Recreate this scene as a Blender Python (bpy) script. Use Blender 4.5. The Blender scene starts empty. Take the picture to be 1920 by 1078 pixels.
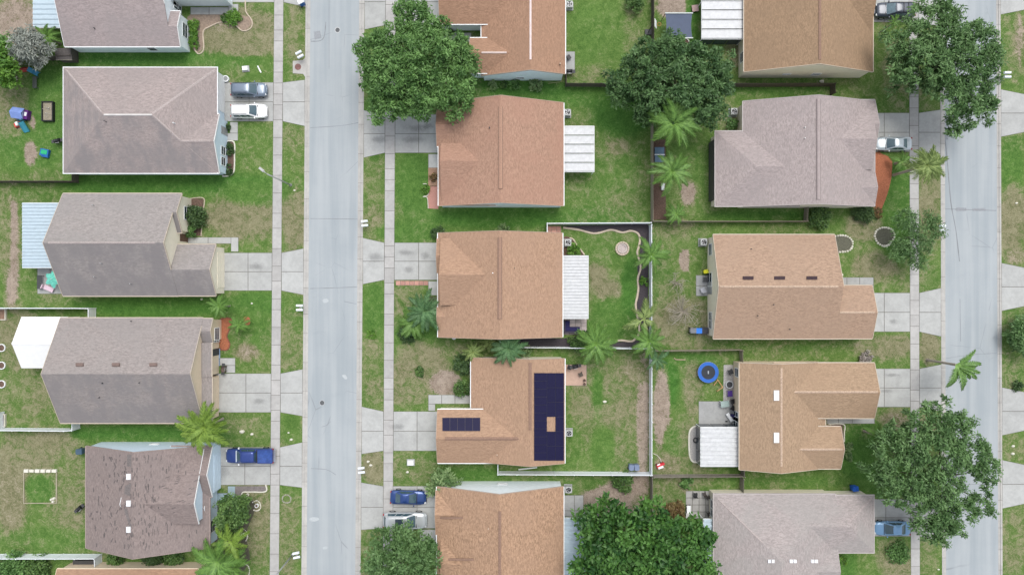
import bpy, math, random
import numpy as np
from mathutils import Vector, Matrix

random.seed(11)
NP = np.random.default_rng(5)
scene = bpy.context.scene
COL = scene.collection

# ---------------------------------------------------------------- camera
CAM_H = 90.0                       # drone height in metres
FPX = 1278.0                       # focal length in pixels of the 1920 px wide photograph
cam_data = bpy.data.cameras.new('camera')
cam_data.sensor_width = 36.0
cam_data.lens = 36.0 * FPX / 1920.0
cam_data.clip_end = 6000.0
cam = bpy.data.objects.new('camera', cam_data)
cam.location = (0, 0, CAM_H)
COL.objects.link(cam)
scene.camera = cam

# ---------------------------------------------------------------- sky, sun, exposure
SUN_EL, SUN_AZ = 66.0, 22.0        # degrees; azimuth from +Y (top of picture) towards +X
world = bpy.data.worlds.new('World')
scene.world = world
world.use_nodes = True
wn = world.node_tree
bg = wn.nodes['Background']
sky = wn.nodes.new('ShaderNodeTexSky')
sky.sky_type = 'NISHITA'
sky.sun_disc = False
sky.sun_elevation = math.radians(SUN_EL)
sky.sun_rotation = math.radians(SUN_AZ)
sky.dust_density = 3.0
hs = wn.nodes.new('ShaderNodeHueSaturation')      # thin overcast: greyer than a clear blue sky
hs.inputs['Saturation'].default_value = 0.36
wn.links.new(sky.outputs[0], hs.inputs['Color'])
wn.links.new(hs.outputs[0], bg.inputs[0])
bg.inputs[1].default_value = 0.15
sun_data = bpy.data.lights.new('sun', 'SUN')
sun_data.energy = 0.9
sun_data.angle = math.radians(30)
sun_data.color = (1.0, 0.965, 0.91)
sun = bpy.data.objects.new('sun', sun_data)
a, e = math.radians(SUN_AZ), math.radians(SUN_EL)
sun.rotation_euler = Vector((math.sin(a)*math.cos(e), math.cos(a)*math.cos(e), math.sin(e))).to_track_quat('Z', 'Y').to_euler()
sun.location = (20, 40, 60)
COL.objects.link(sun)
vs = scene.view_settings
vs.view_transform = 'Standard'
vs.look = 'None'
vs.gamma = 1.0
vs.use_curve_mapping = False
vs.exposure = 0.69

# ---------------------------------------------------------------- helpers
G = 0.10                            # height of the lots above the road bed
LOC = {}

def W(px, py, z=0.0):
    """Point of the place at height z that the photograph shows at pixel (px, py)."""
    k = (CAM_H - z) / FPX
    return ((px - 960.0) * k, -(py - 539.0) * k, z)

def root_of(o):
    while o.parent is not None:
        o = o.parent
    return o

def tag(o, label=None, cat=None, group=None, kind=None):
    if label: o['label'] = label
    if cat: o['category'] = cat
    if group: o['group'] = group
    if kind: o['kind'] = kind
    return o

def thing(name, label, cat, x, y, z=G, group=None, rot=0.0):
    o = bpy.data.objects.new(name, None)
    o.empty_display_size = 0.3
    o.location = (x, y, z)
    o.rotation_euler = (0, 0, rot)
    COL.objects.link(o)
    LOC[o.name] = (x, y, z)
    return tag(o, label, cat, group)

def link_mesh(name, me, mat=None, parent=None):
    o = bpy.data.objects.new(name, me)
    if mat is not None and not me.materials:
        me.materials.append(mat)
    COL.objects.link(o)
    if parent is not None:
        o.parent = parent
    return o

class MB:
    """Collects shapes; build() links them as one mesh object."""
    def __init__(self):
        self.v = []; self.f = []
    def add(self, vs_, fs):
        b = len(self.v)
        self.v.extend(vs_)
        self.f.extend([tuple(i + b for i in f) for f in fs])
        return self
    def box(self, x0, y0, z0, x1, y1, z1):
        if x0 > x1: x0, x1 = x1, x0
        if y0 > y1: y0, y1 = y1, y0
        return self.add([(x0,y0,z0),(x1,y0,z0),(x1,y1,z0),(x0,y1,z0),(x0,y0,z1),(x1,y0,z1),(x1,y1,z1),(x0,y1,z1)],
                        [(3,2,1,0),(4,5,6,7),(0,1,5,4),(1,2,6,5),(2,3,7,6),(3,0,4,7)])
    def obox(self, cx, cy, z0, z1, L, Wd, ang=0.0, top=1.0):
        c, s = math.cos(ang), math.sin(ang)
        p = []
        for z, k in ((z0, 1.0), (z1, top)):
            for u, v in ((-L/2,-Wd/2),(L/2,-Wd/2),(L/2,Wd/2),(-L/2,Wd/2)):
                u *= k; v *= k
                p.append((cx+u*c-v*s, cy+u*s+v*c, z))
        return self.add(p, [(3,2,1,0),(4,5,6,7),(0,1,5,4),(1,2,6,5),(2,3,7,6),(3,0,4,7)])
    def prism(self, pts, z0, z1, inset=0.0):
        n = len(pts)
        b = [(p[0], p[1], z0) for p in pts]
        if inset:
            cx = sum(p[0] for p in pts)/n; cy = sum(p[1] for p in pts)/n
            t = []
            for p in pts:
                d = math.hypot(p[0]-cx, p[1]-cy) or 1
                t.append((p[0]-(p[0]-cx)/d*inset, p[1]-(p[1]-cy)/d*inset, z1))
        else:
            t = [(p[0], p[1], z1) for p in pts]
        fs = [tuple(range(n-1,-1,-1)), tuple(range(n, 2*n))]
        fs += [(i, (i+1)%n, n+(i+1)%n, n+i) for i in range(n)]
        return self.add(b+t, fs)
    def solid(self, top, bot):
        n = len(top)
        fs = [tuple(range(n-1,-1,-1)), tuple(range(n, 2*n))]
        fs += [(i, (i+1)%n, n+(i+1)%n, n+i) for i in range(n)]
        return self.add(list(bot)+list(top), fs)
    def cyl(self, cx, cy, z0, z1, r0, r1=None, n=12):
        r1 = r0 if r1 is None else r1
        b = [(cx+r0*math.cos(2*math.pi*i/n), cy+r0*math.sin(2*math.pi*i/n), z0) for i in range(n)]
        t = [(cx+r1*math.cos(2*math.pi*i/n), cy+r1*math.sin(2*math.pi*i/n), z1) for i in range(n)]
        return self.solid(t, b)
    def ring(self, cx, cy, z0, z1, ri, ro, n=20, a0=0.0, a1=2*math.pi):
        full = abs(a1-a0-2*math.pi) < 1e-6
        m = n if full else n+1
        vs_ = []
        for i in range(m):
            t = a0+(a1-a0)*i/n
            c, s = math.cos(t), math.sin(t)
            vs_ += [(cx+ri*c,cy+ri*s,z0),(cx+ro*c,cy+ro*s,z0),(cx+ro*c,cy+ro*s,z1),(cx+ri*c,cy+ri*s,z1)]
        fs = []
        for i in range(n):
            p, q = 4*i, 4*((i+1) % m)
            for k in range(4):
                fs.append((p+k, p+(k+1)%4, q+(k+1)%4, q+k))
        return self.add(vs_, fs)
    def tube(self, pts, r, n=6, cap=True):
        m = len(pts)
        rs = r if isinstance(r, (list, tuple)) else [r]*m
        vs_ = []
        for i, p in enumerate(pts):
            p = Vector(p)
            d = Vector(pts[min(i+1, m-1)]) - Vector(pts[max(i-1, 0)])
            if d.length < 1e-9: d = Vector((0,0,1))
            d.normalize()
            up = Vector((0,0,1)) if abs(d.z) < 0.9 else Vector((1,0,0))
            s = d.cross(up).normalized(); t = s.cross(d)
            for k in range(n):
                a_ = 2*math.pi*k/n
                q = p + s*(rs[i]*math.cos(a_)) + t*(rs[i]*math.sin(a_))
                vs_.append((q.x, q.y, q.z))
        fs = []
        for i in range(m-1):
            for k in range(n):
                fs.append((i*n+k, i*n+(k+1)%n, (i+1)*n+(k+1)%n, (i+1)*n+k))
        if cap:
            fs.append(tuple(range(n-1,-1,-1))); fs.append(tuple((m-1)*n+k for k in range(n)))
        return self.add(vs_, fs)
    def grid(self, rows, close=False):
        """rows: list of equally long lists of 3-D points"""
        n = len(rows[0]); b = [p for r in rows for p in r]
        fs = []
        for i in range(len(rows)-1):
            for k in range(n if close else n-1):
                fs.append((i*n+k, i*n+(k+1)%n, (i+1)*n+(k+1)%n, (i+1)*n+k))
        return self.add(b, fs)
    def build(self, name, mat, parent=None, smooth=False, local=False, **tags):
        o_ = (0,0,0)
        if parent is not None and not local:
            o_ = LOC.get(root_of(parent).name, (0,0,0))
        me = bpy.data.meshes.new(name)
        me.from_pydata([(p[0]-o_[0], p[1]-o_[1], p[2]-o_[2]) for p in self.v], [], self.f)
        if smooth:
            me.polygons.foreach_set('use_smooth', [True]*len(me.polygons))
        me.update()
        ob = link_mesh(name, me, mat, parent)
        if tags: tag(ob, **tags)
        return ob

def catmull(pts, n=6, closed=False):
    out = []
    m = len(pts)
    rng = range(m) if closed else range(m-1)
    for i in rng:
        g = (lambda j: pts[j % m]) if closed else (lambda j: pts[min(max(j,0),m-1)])
        p0, p1, p2, p3 = g(i-1), g(i), g(i+1), g(i+2)
        for k in range(n):
            t = k/n
            out.append(tuple(0.5*((2*p1[c])+(-p0[c]+p2[c])*t+(2*p0[c]-5*p1[c]+4*p2[c]-p3[c])*t*t+(-p0[c]+3*p1[c]-3*p2[c]+p3[c])*t**3) for c in range(2)))
    if not closed: out.append(tuple(pts[-1][:2]))
    return out

# ---------------------------------------------------------------- materials
def nodes_of(name):
    m = bpy.data.materials.new(name)
    m.use_nodes = True
    nt = m.node_tree
    return m, nt, nt.nodes['Principled BSDF']

def lk(nt, a_, b_): nt.links.new(a_, b_)

def nd(nt, t, **kw):
    n = nt.nodes.new(t)
    for k, v in kw.items():
        if k.startswith('i_'):
            n.inputs[k[2:].replace('_', ' ')].default_value = v
        else:
            setattr(n, k, v)
    return n

def noise(nt, co, scale, detail=4, rough=0.55, dist=0.0):
    n = nd(nt, 'ShaderNodeTexNoise')
    n.inputs['Scale'].default_value = scale
    n.inputs['Detail'].default_value = detail
    n.inputs['Roughness'].default_value = rough
    n.inputs['Distortion'].default_value = dist
    if co is not None: lk(nt, co, n.inputs['Vector'])
    return n.outputs['Fac']

def math_n(nt, op, a_, b_=None, c_=None, clamp=False):
    n = nd(nt, 'ShaderNodeMath', operation=op, use_clamp=clamp)
    for i, v in enumerate((a_, b_, c_)):
        if v is None: continue
        if isinstance(v, (int, float)): n.inputs[i].default_value = v
        else: lk(nt, v, n.inputs[i])
    return n.outputs[0]

def mixc(nt, fac, a_, b_, mode='MIX'):
    n = nd(nt, 'ShaderNodeMix', data_type='RGBA', blend_type=mode)
    for i, v in ((0, fac), (6, a_), (7, b_)):
        if isinstance(v, (int, float)): n.inputs[i].default_value = v
        elif isinstance(v, tuple): n.inputs[i].default_value = v if len(v) == 4 else (*v, 1)
        else: lk(nt, v, n.inputs[i])
    return n.outputs[2]

def sstep(nt, x, lo, hi):
    n = nd(nt, 'ShaderNodeMapRange', interpolation_type='SMOOTHSTEP')
    lk(nt, x, n.inputs[0]); n.inputs[1].default_value = lo; n.inputs[2].default_value = hi
    return n.outputs[0]

def coords(nt, kind='Object', scale=None):
    t = nd(nt, 'ShaderNodeTexCoord').outputs[kind]
    if scale:
        mp = nd(nt, 'ShaderNodeMapping'); mp.inputs['Scale'].default_value = scale
        lk(nt, t, mp.inputs['Vector']); t = mp.outputs[0]
    return t

def bump(nt, b, h, strength=0.3, dist=0.05):
    n = nd(nt, 'ShaderNodeBump'); n.inputs['Strength'].default_value = strength; n.inputs['Distance'].default_value = dist
    lk(nt, h, n.inputs['Height']); lk(nt, n.outputs[0], b.inputs['Normal'])

MATS = {}
def M(name, col, rough=0.7, metal=0.0, var=0.12, nscale=2.0, spec=0.3, coat=0.0, orand=0.0, bmp=0.0):
    """Plain surface with procedural mottling (var), per-object tint (orand) and fine relief."""
    if name in MATS: return MATS[name]
    m, nt, b = nodes_of(name)
    b.inputs['Roughness'].default_value = rough
    b.inputs['Metallic'].default_value = metal
    b.inputs['Specular IOR Level'].default_value = spec
    if coat: b.inputs['Coat Weight'].default_value = coat; b.inputs['Coat Roughness'].default_value = 0.05
    co = coords(nt)
    n1 = noise(nt, co, nscale, 5, 0.6); n2 = noise(nt, co, nscale*7, 3, 0.6)
    f = math_n(nt, 'ADD', math_n(nt, 'MULTIPLY', n1, 0.65), math_n(nt, 'MULTIPLY', n2, 0.35))
    f = sstep(nt, f, 0.3, 0.7)
    lo = tuple(c*(1-var) for c in col); hi = tuple(min(1, c*(1+var)) for c in col)
    c = mixc(nt, f, lo, hi)
    if orand:
        r = nd(nt, 'ShaderNodeObjectInfo').outputs['Random']
        k = nd(nt, 'ShaderNodeMapRange'); lk(nt, r, k.inputs[0]); k.inputs[3].default_value = 1-orand; k.inputs[4].default_value = 1+orand
        cm = nd(nt, 'ShaderNodeCombineColor')
        for i in range(3): lk(nt, k.outputs[0], cm.inputs[i])
        c = mixc(nt, 1.0, c, cm.outputs[0], 'MULTIPLY')
    lk(nt, c, b.inputs['Base Color'])
    if bmp: bump(nt, b, n2, bmp, 0.03)
    MATS[name] = m
    return m

def roof_mat(name, col, alt, algae=None, adir=(0,0), aamt=0.0, grain=1.0):
    """Asphalt shingle: courses run along the eaves, weathering and (optional) grey algae growth on one side."""
    grain *= 1.3
    m, nt, b = nodes_of(name)
    b.inputs['Roughness'].default_value = 0.9
    b.inputs['Specular IOR Level'].default_value = 0.15
    co = coords(nt)
    geo = nd(nt, 'ShaderNodeNewGeometry').outputs['Normal']
    sp = nd(nt, 'ShaderNodeSeparateXYZ'); lk(nt, geo, sp.inputs[0])
    ax = math_n(nt, 'ABSOLUTE', sp.outputs[0]); ay = math_n(nt, 'ABSOLUTE', sp.outputs[1])
    sel = math_n(nt, 'GREATER_THAN', ax, ay)
    def courses(s):
        mp = nd(nt, 'ShaderNodeMapping'); mp.inputs['Scale'].default_value = s; lk(nt, co, mp.inputs[0])
        return noise(nt, mp.outputs[0], 1.0, 5, 0.65, 0.8)
    mx = nd(nt, 'ShaderNodeMix'); lk(nt, sel, mx.inputs[0])
    lk(nt, courses((2.4, 6.0, 1.0)), mx.inputs[2]); lk(nt, courses((6.0, 2.4, 1.0)), mx.inputs[3])
    f = sstep(nt, mx.outputs[0], 0.33, 0.68)
    fine = noise(nt, co, 9.0, 2, 0.7)
    c = mixc(nt, f, tuple(k*(1-0.17*grain) for k in col), tuple(min(1,k*(1+0.13*grain)) for k in col))
    big = sstep(nt, noise(nt, co, 0.22, 4, 0.6, 0.6), 0.35, 0.7)
    c = mixc(nt, math_n(nt, 'MULTIPLY', big, 0.55), c, alt)
    c = mixc(nt, math_n(nt, 'MULTIPLY', sstep(nt, fine, 0.5, 0.75), 0.16), c, tuple(k*0.6 for k in col))
    if algae:
        d = math_n(nt, 'ADD', math_n(nt, 'MULTIPLY', sp.outputs[0], adir[0]), math_n(nt, 'MULTIPLY', sp.outputs[1], adir[1]))
        st = nd(nt, 'ShaderNodeMapping'); st.inputs['Scale'].default_value = (0.9, 0.12, 1) if abs(adir[1]) > 0.5 else (0.2, 0.9, 1)
        lk(nt, co, st.inputs[0])
        nn = noise(nt, st.outputs[0], 1.0, 4, 0.6, 0.3); n3 = noise(nt, co, 0.3, 3, 0.6)
        g = math_n(nt, 'ADD', math_n(nt, 'MULTIPLY', d, 1.75), math_n(nt, 'ADD', math_n(nt, 'MULTIPLY', math_n(nt, 'SUBTRACT', nn, 0.5), 2.6), math_n(nt, 'MULTIPLY', math_n(nt, 'SUBTRACT', n3, 0.5), 2.4)))
        c = mixc(nt, math_n(nt, 'MULTIPLY', sstep(nt, g, 0.05, 1.35), aamt), c, algae)
    lk(nt, c, b.inputs['Base Color'])
    bump(nt, b, mx.outputs[0], 0.5, 0.04)
    return m

def stain_mat():
    m, nt, b = nodes_of('oil_stain')
    b.inputs['Base Color'].default_value = (.17,.172,.17,1); b.inputs['Roughness'].default_value = .8
    co = coords(nt, 'Generated')
    mp = nd(nt, 'ShaderNodeMapping'); mp.inputs['Location'].default_value = (-1,-1,0); mp.inputs['Scale'].default_value = (2,2,0); lk(nt, co, mp.inputs[0])
    ln = nd(nt, 'ShaderNodeVectorMath', operation='LENGTH'); lk(nt, mp.outputs[0], ln.inputs[0])
    n1 = noise(nt, coords(nt), 2.5, 5, .65, .5)
    f = math_n(nt, 'SUBTRACT', math_n(nt, 'ADD', math_n(nt, 'SUBTRACT', 1.0, ln.outputs['Value']), math_n(nt, 'MULTIPLY', n1, .9)), .45)
    lk(nt, math_n(nt, 'MULTIPLY', sstep(nt, f, 0.0, .9), .26), b.inputs['Alpha'])
    return m

# lawn / ground: vertex attribute "cover": R dry turf, G bare soil, B lush turf plus painted shade by houses and trees
def lawn_mat():
    m, nt, b = nodes_of('lawn_turf')
    b.inputs['Roughness'].default_value = 0.95
    b.inputs['Specular IOR Level'].default_value = 0.1
    co = coords(nt)
    at = nd(nt, 'ShaderNodeAttribute', attribute_name='cover')
    sp = nd(nt, 'ShaderNodeSeparateColor'); lk(nt, at.outputs['Color'], sp.inputs[0])
    n0 = noise(nt, co, 0.16, 4, 0.6, 0.5)
    n1 = noise(nt, co, 0.75, 6, 0.68, 1.2)
    n2 = noise(nt, co, 2.6, 5, 0.7, 1.5)
    n3 = noise(nt, co, 9.0, 3, 0.7)
    def wsum(*t):
        o = None
        for s, k in t:
            q = math_n(nt, 'MULTIPLY', math_n(nt, 'SUBTRACT', s, 0.5), k)
            o = q if o is None else math_n(nt, 'ADD', o, q)
        return o
    w = wsum((n0, 1.0), (n1, 1.7), (n2, 1.15), (n3, 0.4))
    dryf = sstep(nt, math_n(nt, 'ADD', sp.outputs[0], w), 0.12, 0.92)
    soilf = sstep(nt, math_n(nt, 'ADD', sp.outputs[1], wsum((n1, 0.9), (n2, 1.1), (n3, 0.3))), 0.35, 0.78)
    gv = sstep(nt, math_n(nt, 'ADD', 0.5, wsum((n1, 1.0), (n2, 1.2), (n3, 1.0))), 0.15, 0.85)
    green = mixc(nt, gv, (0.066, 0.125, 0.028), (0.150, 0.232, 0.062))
    rich_shade = mixc(nt, gv, (0.034, 0.102, 0.018), (0.078, 0.190, 0.036))  # deep green of lush turf, also painting in shade by houses and trees
    green = mixc(nt, sp.outputs[2], green, rich_shade)
    dry = mixc(nt, gv, (0.115, 0.116, 0.056), (0.262, 0.246, 0.152))
    soil = mixc(nt, gv, (0.200, 0.155, 0.120), (0.360, 0.300, 0.245))
    c = mixc(nt, dryf, green, dry)
    c = mixc(nt, soilf, c, soil)
    lk(nt, c, b.inputs['Base Color'])
    h = math_n(nt, 'ADD', math_n(nt, 'MULTIPLY', n2, 0.5), math_n(nt, 'MULTIPLY', n3, 0.5))
    bump(nt, b, h, 0.8, 0.12)
    return m

def asphalt_mat():
    m, nt, b = nodes_of('aged_asphalt')
    b.inputs['Roughness'].default_value = 0.85
    b.inputs['Specular IOR Level'].default_value = 0.2
    co = coords(nt)
    st = nd(nt, 'ShaderNodeMapping'); st.inputs['Scale'].default_value = (1.1, 0.04, 1); lk(nt, co, st.inputs[0])
    lanes = noise(nt, st.outputs[0], 1.0, 3, 0.5)
    big = noise(nt, co, 0.12, 4, 0.6)
    fine = noise(nt, co, 12.0, 3, 0.7)
    f = math_n(nt, 'ADD', math_n(nt, 'MULTIPLY', lanes, 0.5), math_n(nt, 'ADD', math_n(nt, 'MULTIPLY', big, 0.35), math_n(nt, 'MULTIPLY', fine, 0.15)))
    f = sstep(nt, f, 0.35, 0.65)
    c = mixc(nt, f, (0.285, 0.318, 0.336), (0.362, 0.388, 0.400))
    # hairline cracks
    dn = nd(nt, 'ShaderNodeTexNoise'); dn.inputs['Scale'].default_value = 0.5; lk(nt, co, dn.inputs['Vector'])
    wv = mixc(nt, 0.12, co, dn.outputs['Color'], 'ADD')
    vo = nd(nt, 'ShaderNodeTexVoronoi', feature='DISTANCE_TO_EDGE'); vo.inputs['Scale'].default_value = 0.13
    lk(nt, wv, vo.inputs['Vector'])
    cr = math_n(nt, 'SUBTRACT', 1.0, sstep(nt, vo.outputs['Distance'], 0.0, 0.006))
    msk = sstep(nt, noise(nt, co, 0.2, 2), 0.5, 0.62)
    c = mixc(nt, math_n(nt, 'MULTIPLY', math_n(nt, 'MULTIPLY', cr, msk), 0.6), c, (0.2, 0.21, 0.22))
    # oil and tyre stains
    sp_ = sstep(nt, noise(nt, co, 0.45, 5, 0.65, 0.4), 0.62, 0.78)
    c = mixc(nt, math_n(nt, 'MULTIPLY', sp_, 0.18), c, (0.215, 0.235, 0.25))
    lk(nt, c, b.inputs['Base Color'])
    bump(nt, b, fine, 0.3, 0.02)
    return m

def concrete_mat(name, col, dark=0.75, orand=0.05):
    m, nt, b = nodes_of(name)
    b.inputs['Roughness'].default_value = 0.85
    b.inputs['Specular IOR Level'].default_value = 0.2
    co = coords(nt, 'Object')
    n1 = noise(nt, co, 0.5, 5, 0.62, 0.6); n2 = noise(nt, co, 3.0, 5, 0.65, 0.5); n3 = noise(nt, co, 15, 2, 0.6)
    f = math_n(nt, 'ADD', math_n(nt, 'MULTIPLY', n1, 0.5), math_n(nt, 'ADD', math_n(nt, 'MULTIPLY', n2, 0.35), math_n(nt, 'MULTIPLY', n3, 0.15)))
    c = mixc(nt, sstep(nt, f, 0.36, 0.64), tuple(k*0.86 for k in col), tuple(min(1, k*1.08) for k in col))
    s = sstep(nt, noise(nt, co, 0.8, 5, 0.7, 0.8), 0.6, 0.8)
    c = mixc(nt, math_n(nt, 'MULTIPLY', s, 0.4), c, tuple(k*dark for k in col))
    r = nd(nt, 'ShaderNodeObjectInfo').outputs['Random']
    k = nd(nt, 'ShaderNodeMapRange'); lk(nt, r, k.inputs[0]); k.inputs[3].default_value = 1-orand; k.inputs[4].default_value = 1+orand
    cm = nd(nt, 'ShaderNodeCombineColor')
    for i in range(3): lk(nt, k.outputs[0], cm.inputs[i])
    c = mixc(nt, 1.0, c, cm.outputs[0], 'MULTIPLY')
    lk(nt, c, b.inputs['Base Color'])
    bump(nt, b, n3, 0.2, 0.01)
    return m

def leaf_mat(name, col, alt, trans=0.24):
    """Leaves: two tones picked by a per-leaf attribute, some light passes through."""
    m, nt, b = nodes_of(name)
    b.inputs['Roughness'].default_value = 0.5
    b.inputs['Specular IOR Level'].default_value = 0.35
    at = nd(nt, 'ShaderNodeAttribute', attribute_name='tint')
    c = mixc(nt, at.outputs['Fac'], col, alt)
    lk(nt, c, b.inputs['Base Color'])
    tr = nd(nt, 'ShaderNodeBsdfTranslucent'); lk(nt, c, tr.inputs[0])
    mx = nd(nt, 'ShaderNodeMixShader'); mx.inputs[0].default_value = trans
    lk(nt, b.outputs[0], mx.inputs[1]); lk(nt, tr.outputs[0], mx.inputs[2])
    lk(nt, mx.outputs[0], nt.nodes['Material Output'].inputs[0])
    return m

LAWN = lawn_mat()
ASPH = asphalt_mat()
CONC = concrete_mat('driveway_concrete', (0.390, 0.396, 0.384))
CONC_G = concrete_mat('grey_concrete', (0.335, 0.34, 0.335))
CONC_P = concrete_mat('pinkish_patio_concrete', (0.45, 0.315, 0.25))
CONC_B = concrete_mat('blue_painted_concrete', (0.29, 0.38, 0.42))
KERB = concrete_mat('kerb_concrete', (0.405, 0.395, 0.372))
JOINT = M('joint_filler', (0.16, 0.155, 0.14), 0.9)
WHITE = M('white_trim', (0.74, 0.76, 0.76), 0.5, var=0.05)
VINYL = M('white_vinyl', (0.70, 0.74, 0.77), 0.45, var=0.05)
CREAM = M('cream_paint', (0.74, 0.69, 0.56), 0.7, var=0.05)
TAN = M('tan_paint', (0.64, 0.53, 0.39), 0.7, var=0.05)
PBLUE = M('pale_blue_paint', (0.58, 0.70, 0.79), 0.7, var=0.05)
PGREY = M('pale_grey_paint', (0.72, 0.78, 0.80), 0.7, var=0.05)
DGLASS = M('dark_glass', (0.035, 0.05, 0.065), 0.08, var=0.1, spec=0.6)
BLACK = M('black_metal', (0.02, 0.02, 0.022), 0.45)
RUBBER = M('black_rubber', (0.022, 0.022, 0.024), 0.8)
DGREY = M('dark_grey_plastic', (0.06, 0.062, 0.065), 0.6)
GREY = M('grey_metal', (0.33, 0.34, 0.35), 0.4, metal=0.4)
GALV = M('galvanised_steel', (0.45, 0.46, 0.46), 0.45, metal=0.5)
WOOD_D = M('dark_weathered_wood', (0.085, 0.072, 0.060), 0.9, var=0.3, nscale=5)
WOOD_G = M('grey_weathered_wood', (0.235, 0.215, 0.180), 0.9, var=0.25, nscale=5)
WOOD_T = M('tan_fence_wood', (0.25, 0.225, 0.175), 0.9, var=0.2, nscale=5)
WOOD_O = M('orange_timber', (0.50, 0.30, 0.14), 0.7, var=0.15)
ROOFM_B = M('blue_grey_metal_sheet', (0.44, 0.53, 0.585), 0.4, metal=0.15, var=0.08)
ROOFM_W = M('white_metal_sheet', (0.52, 0.53, 0.535), 0.45, var=0.12)
BARK = M('tree_bark', (0.13, 0.105, 0.085), 0.95, var=0.3, nscale=6)
PBARK = M('palm_bark', (0.30, 0.27, 0.225), 0.95, var=0.25, nscale=8)
MULCH_B = M('dark_mulch', (0.058, 0.050, 0.056), 0.95, var=0.45, nscale=9, bmp=0.8)
MULCH_R = M('red_mulch', (0.34, 0.125, 0.066), 0.95, var=0.35, nscale=7, bmp=0.8)
MULCH_D = M('brown_mulch', (0.125, 0.082, 0.062), 0.95, var=0.4, nscale=7, bmp=0.8)
GRAVEL = M('grey_gravel', (0.40, 0.385, 0.365), 0.95, var=0.35, nscale=9, bmp=0.8)
STONE_T = M('tan_edging_concrete', (0.50, 0.42, 0.33), 0.9, var=0.12, nscale=4)
STONE_W = M('pale_edging_stone', (0.62, 0.60, 0.52), 0.9, var=0.12, nscale=4)
PAVER = M('red_brick_paver', (0.43, 0.235, 0.19), 0.9, var=0.2, nscale=6, orand=0.15)

# ================================================================ ground, roads, pavements
def lerp_line(x0, x1):
    """x pixel of a nearly vertical line that runs from (x0, 0) to (x1, 1078)"""
    return lambda y: x0 + (x1-x0)*y/1078.0
K1L_o, K1L_i = lerp_line(573, 565), lerp_line(582, 575)
K1R_i, K1R_o = lerp_line(673.5, 666), lerp_line(683.5, 676)
S1_l, S1_r = lerp_line(514, 505.5), lerp_line(531.5, 523)
S2_l, S2_r = lerp_line(723, 718), lerp_line(742, 736)
K2L_o, K2L_i = lerp_line(1762.5, 1766.5), lerp_line(1771, 1774)
K2R_i, K2R_o = lerp_line(1868, 1872), lerp_line(1876, 1880)
S3_l, S3_r = lerp_line(1704.5, 1708), lerp_line(1722, 1725)

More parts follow.
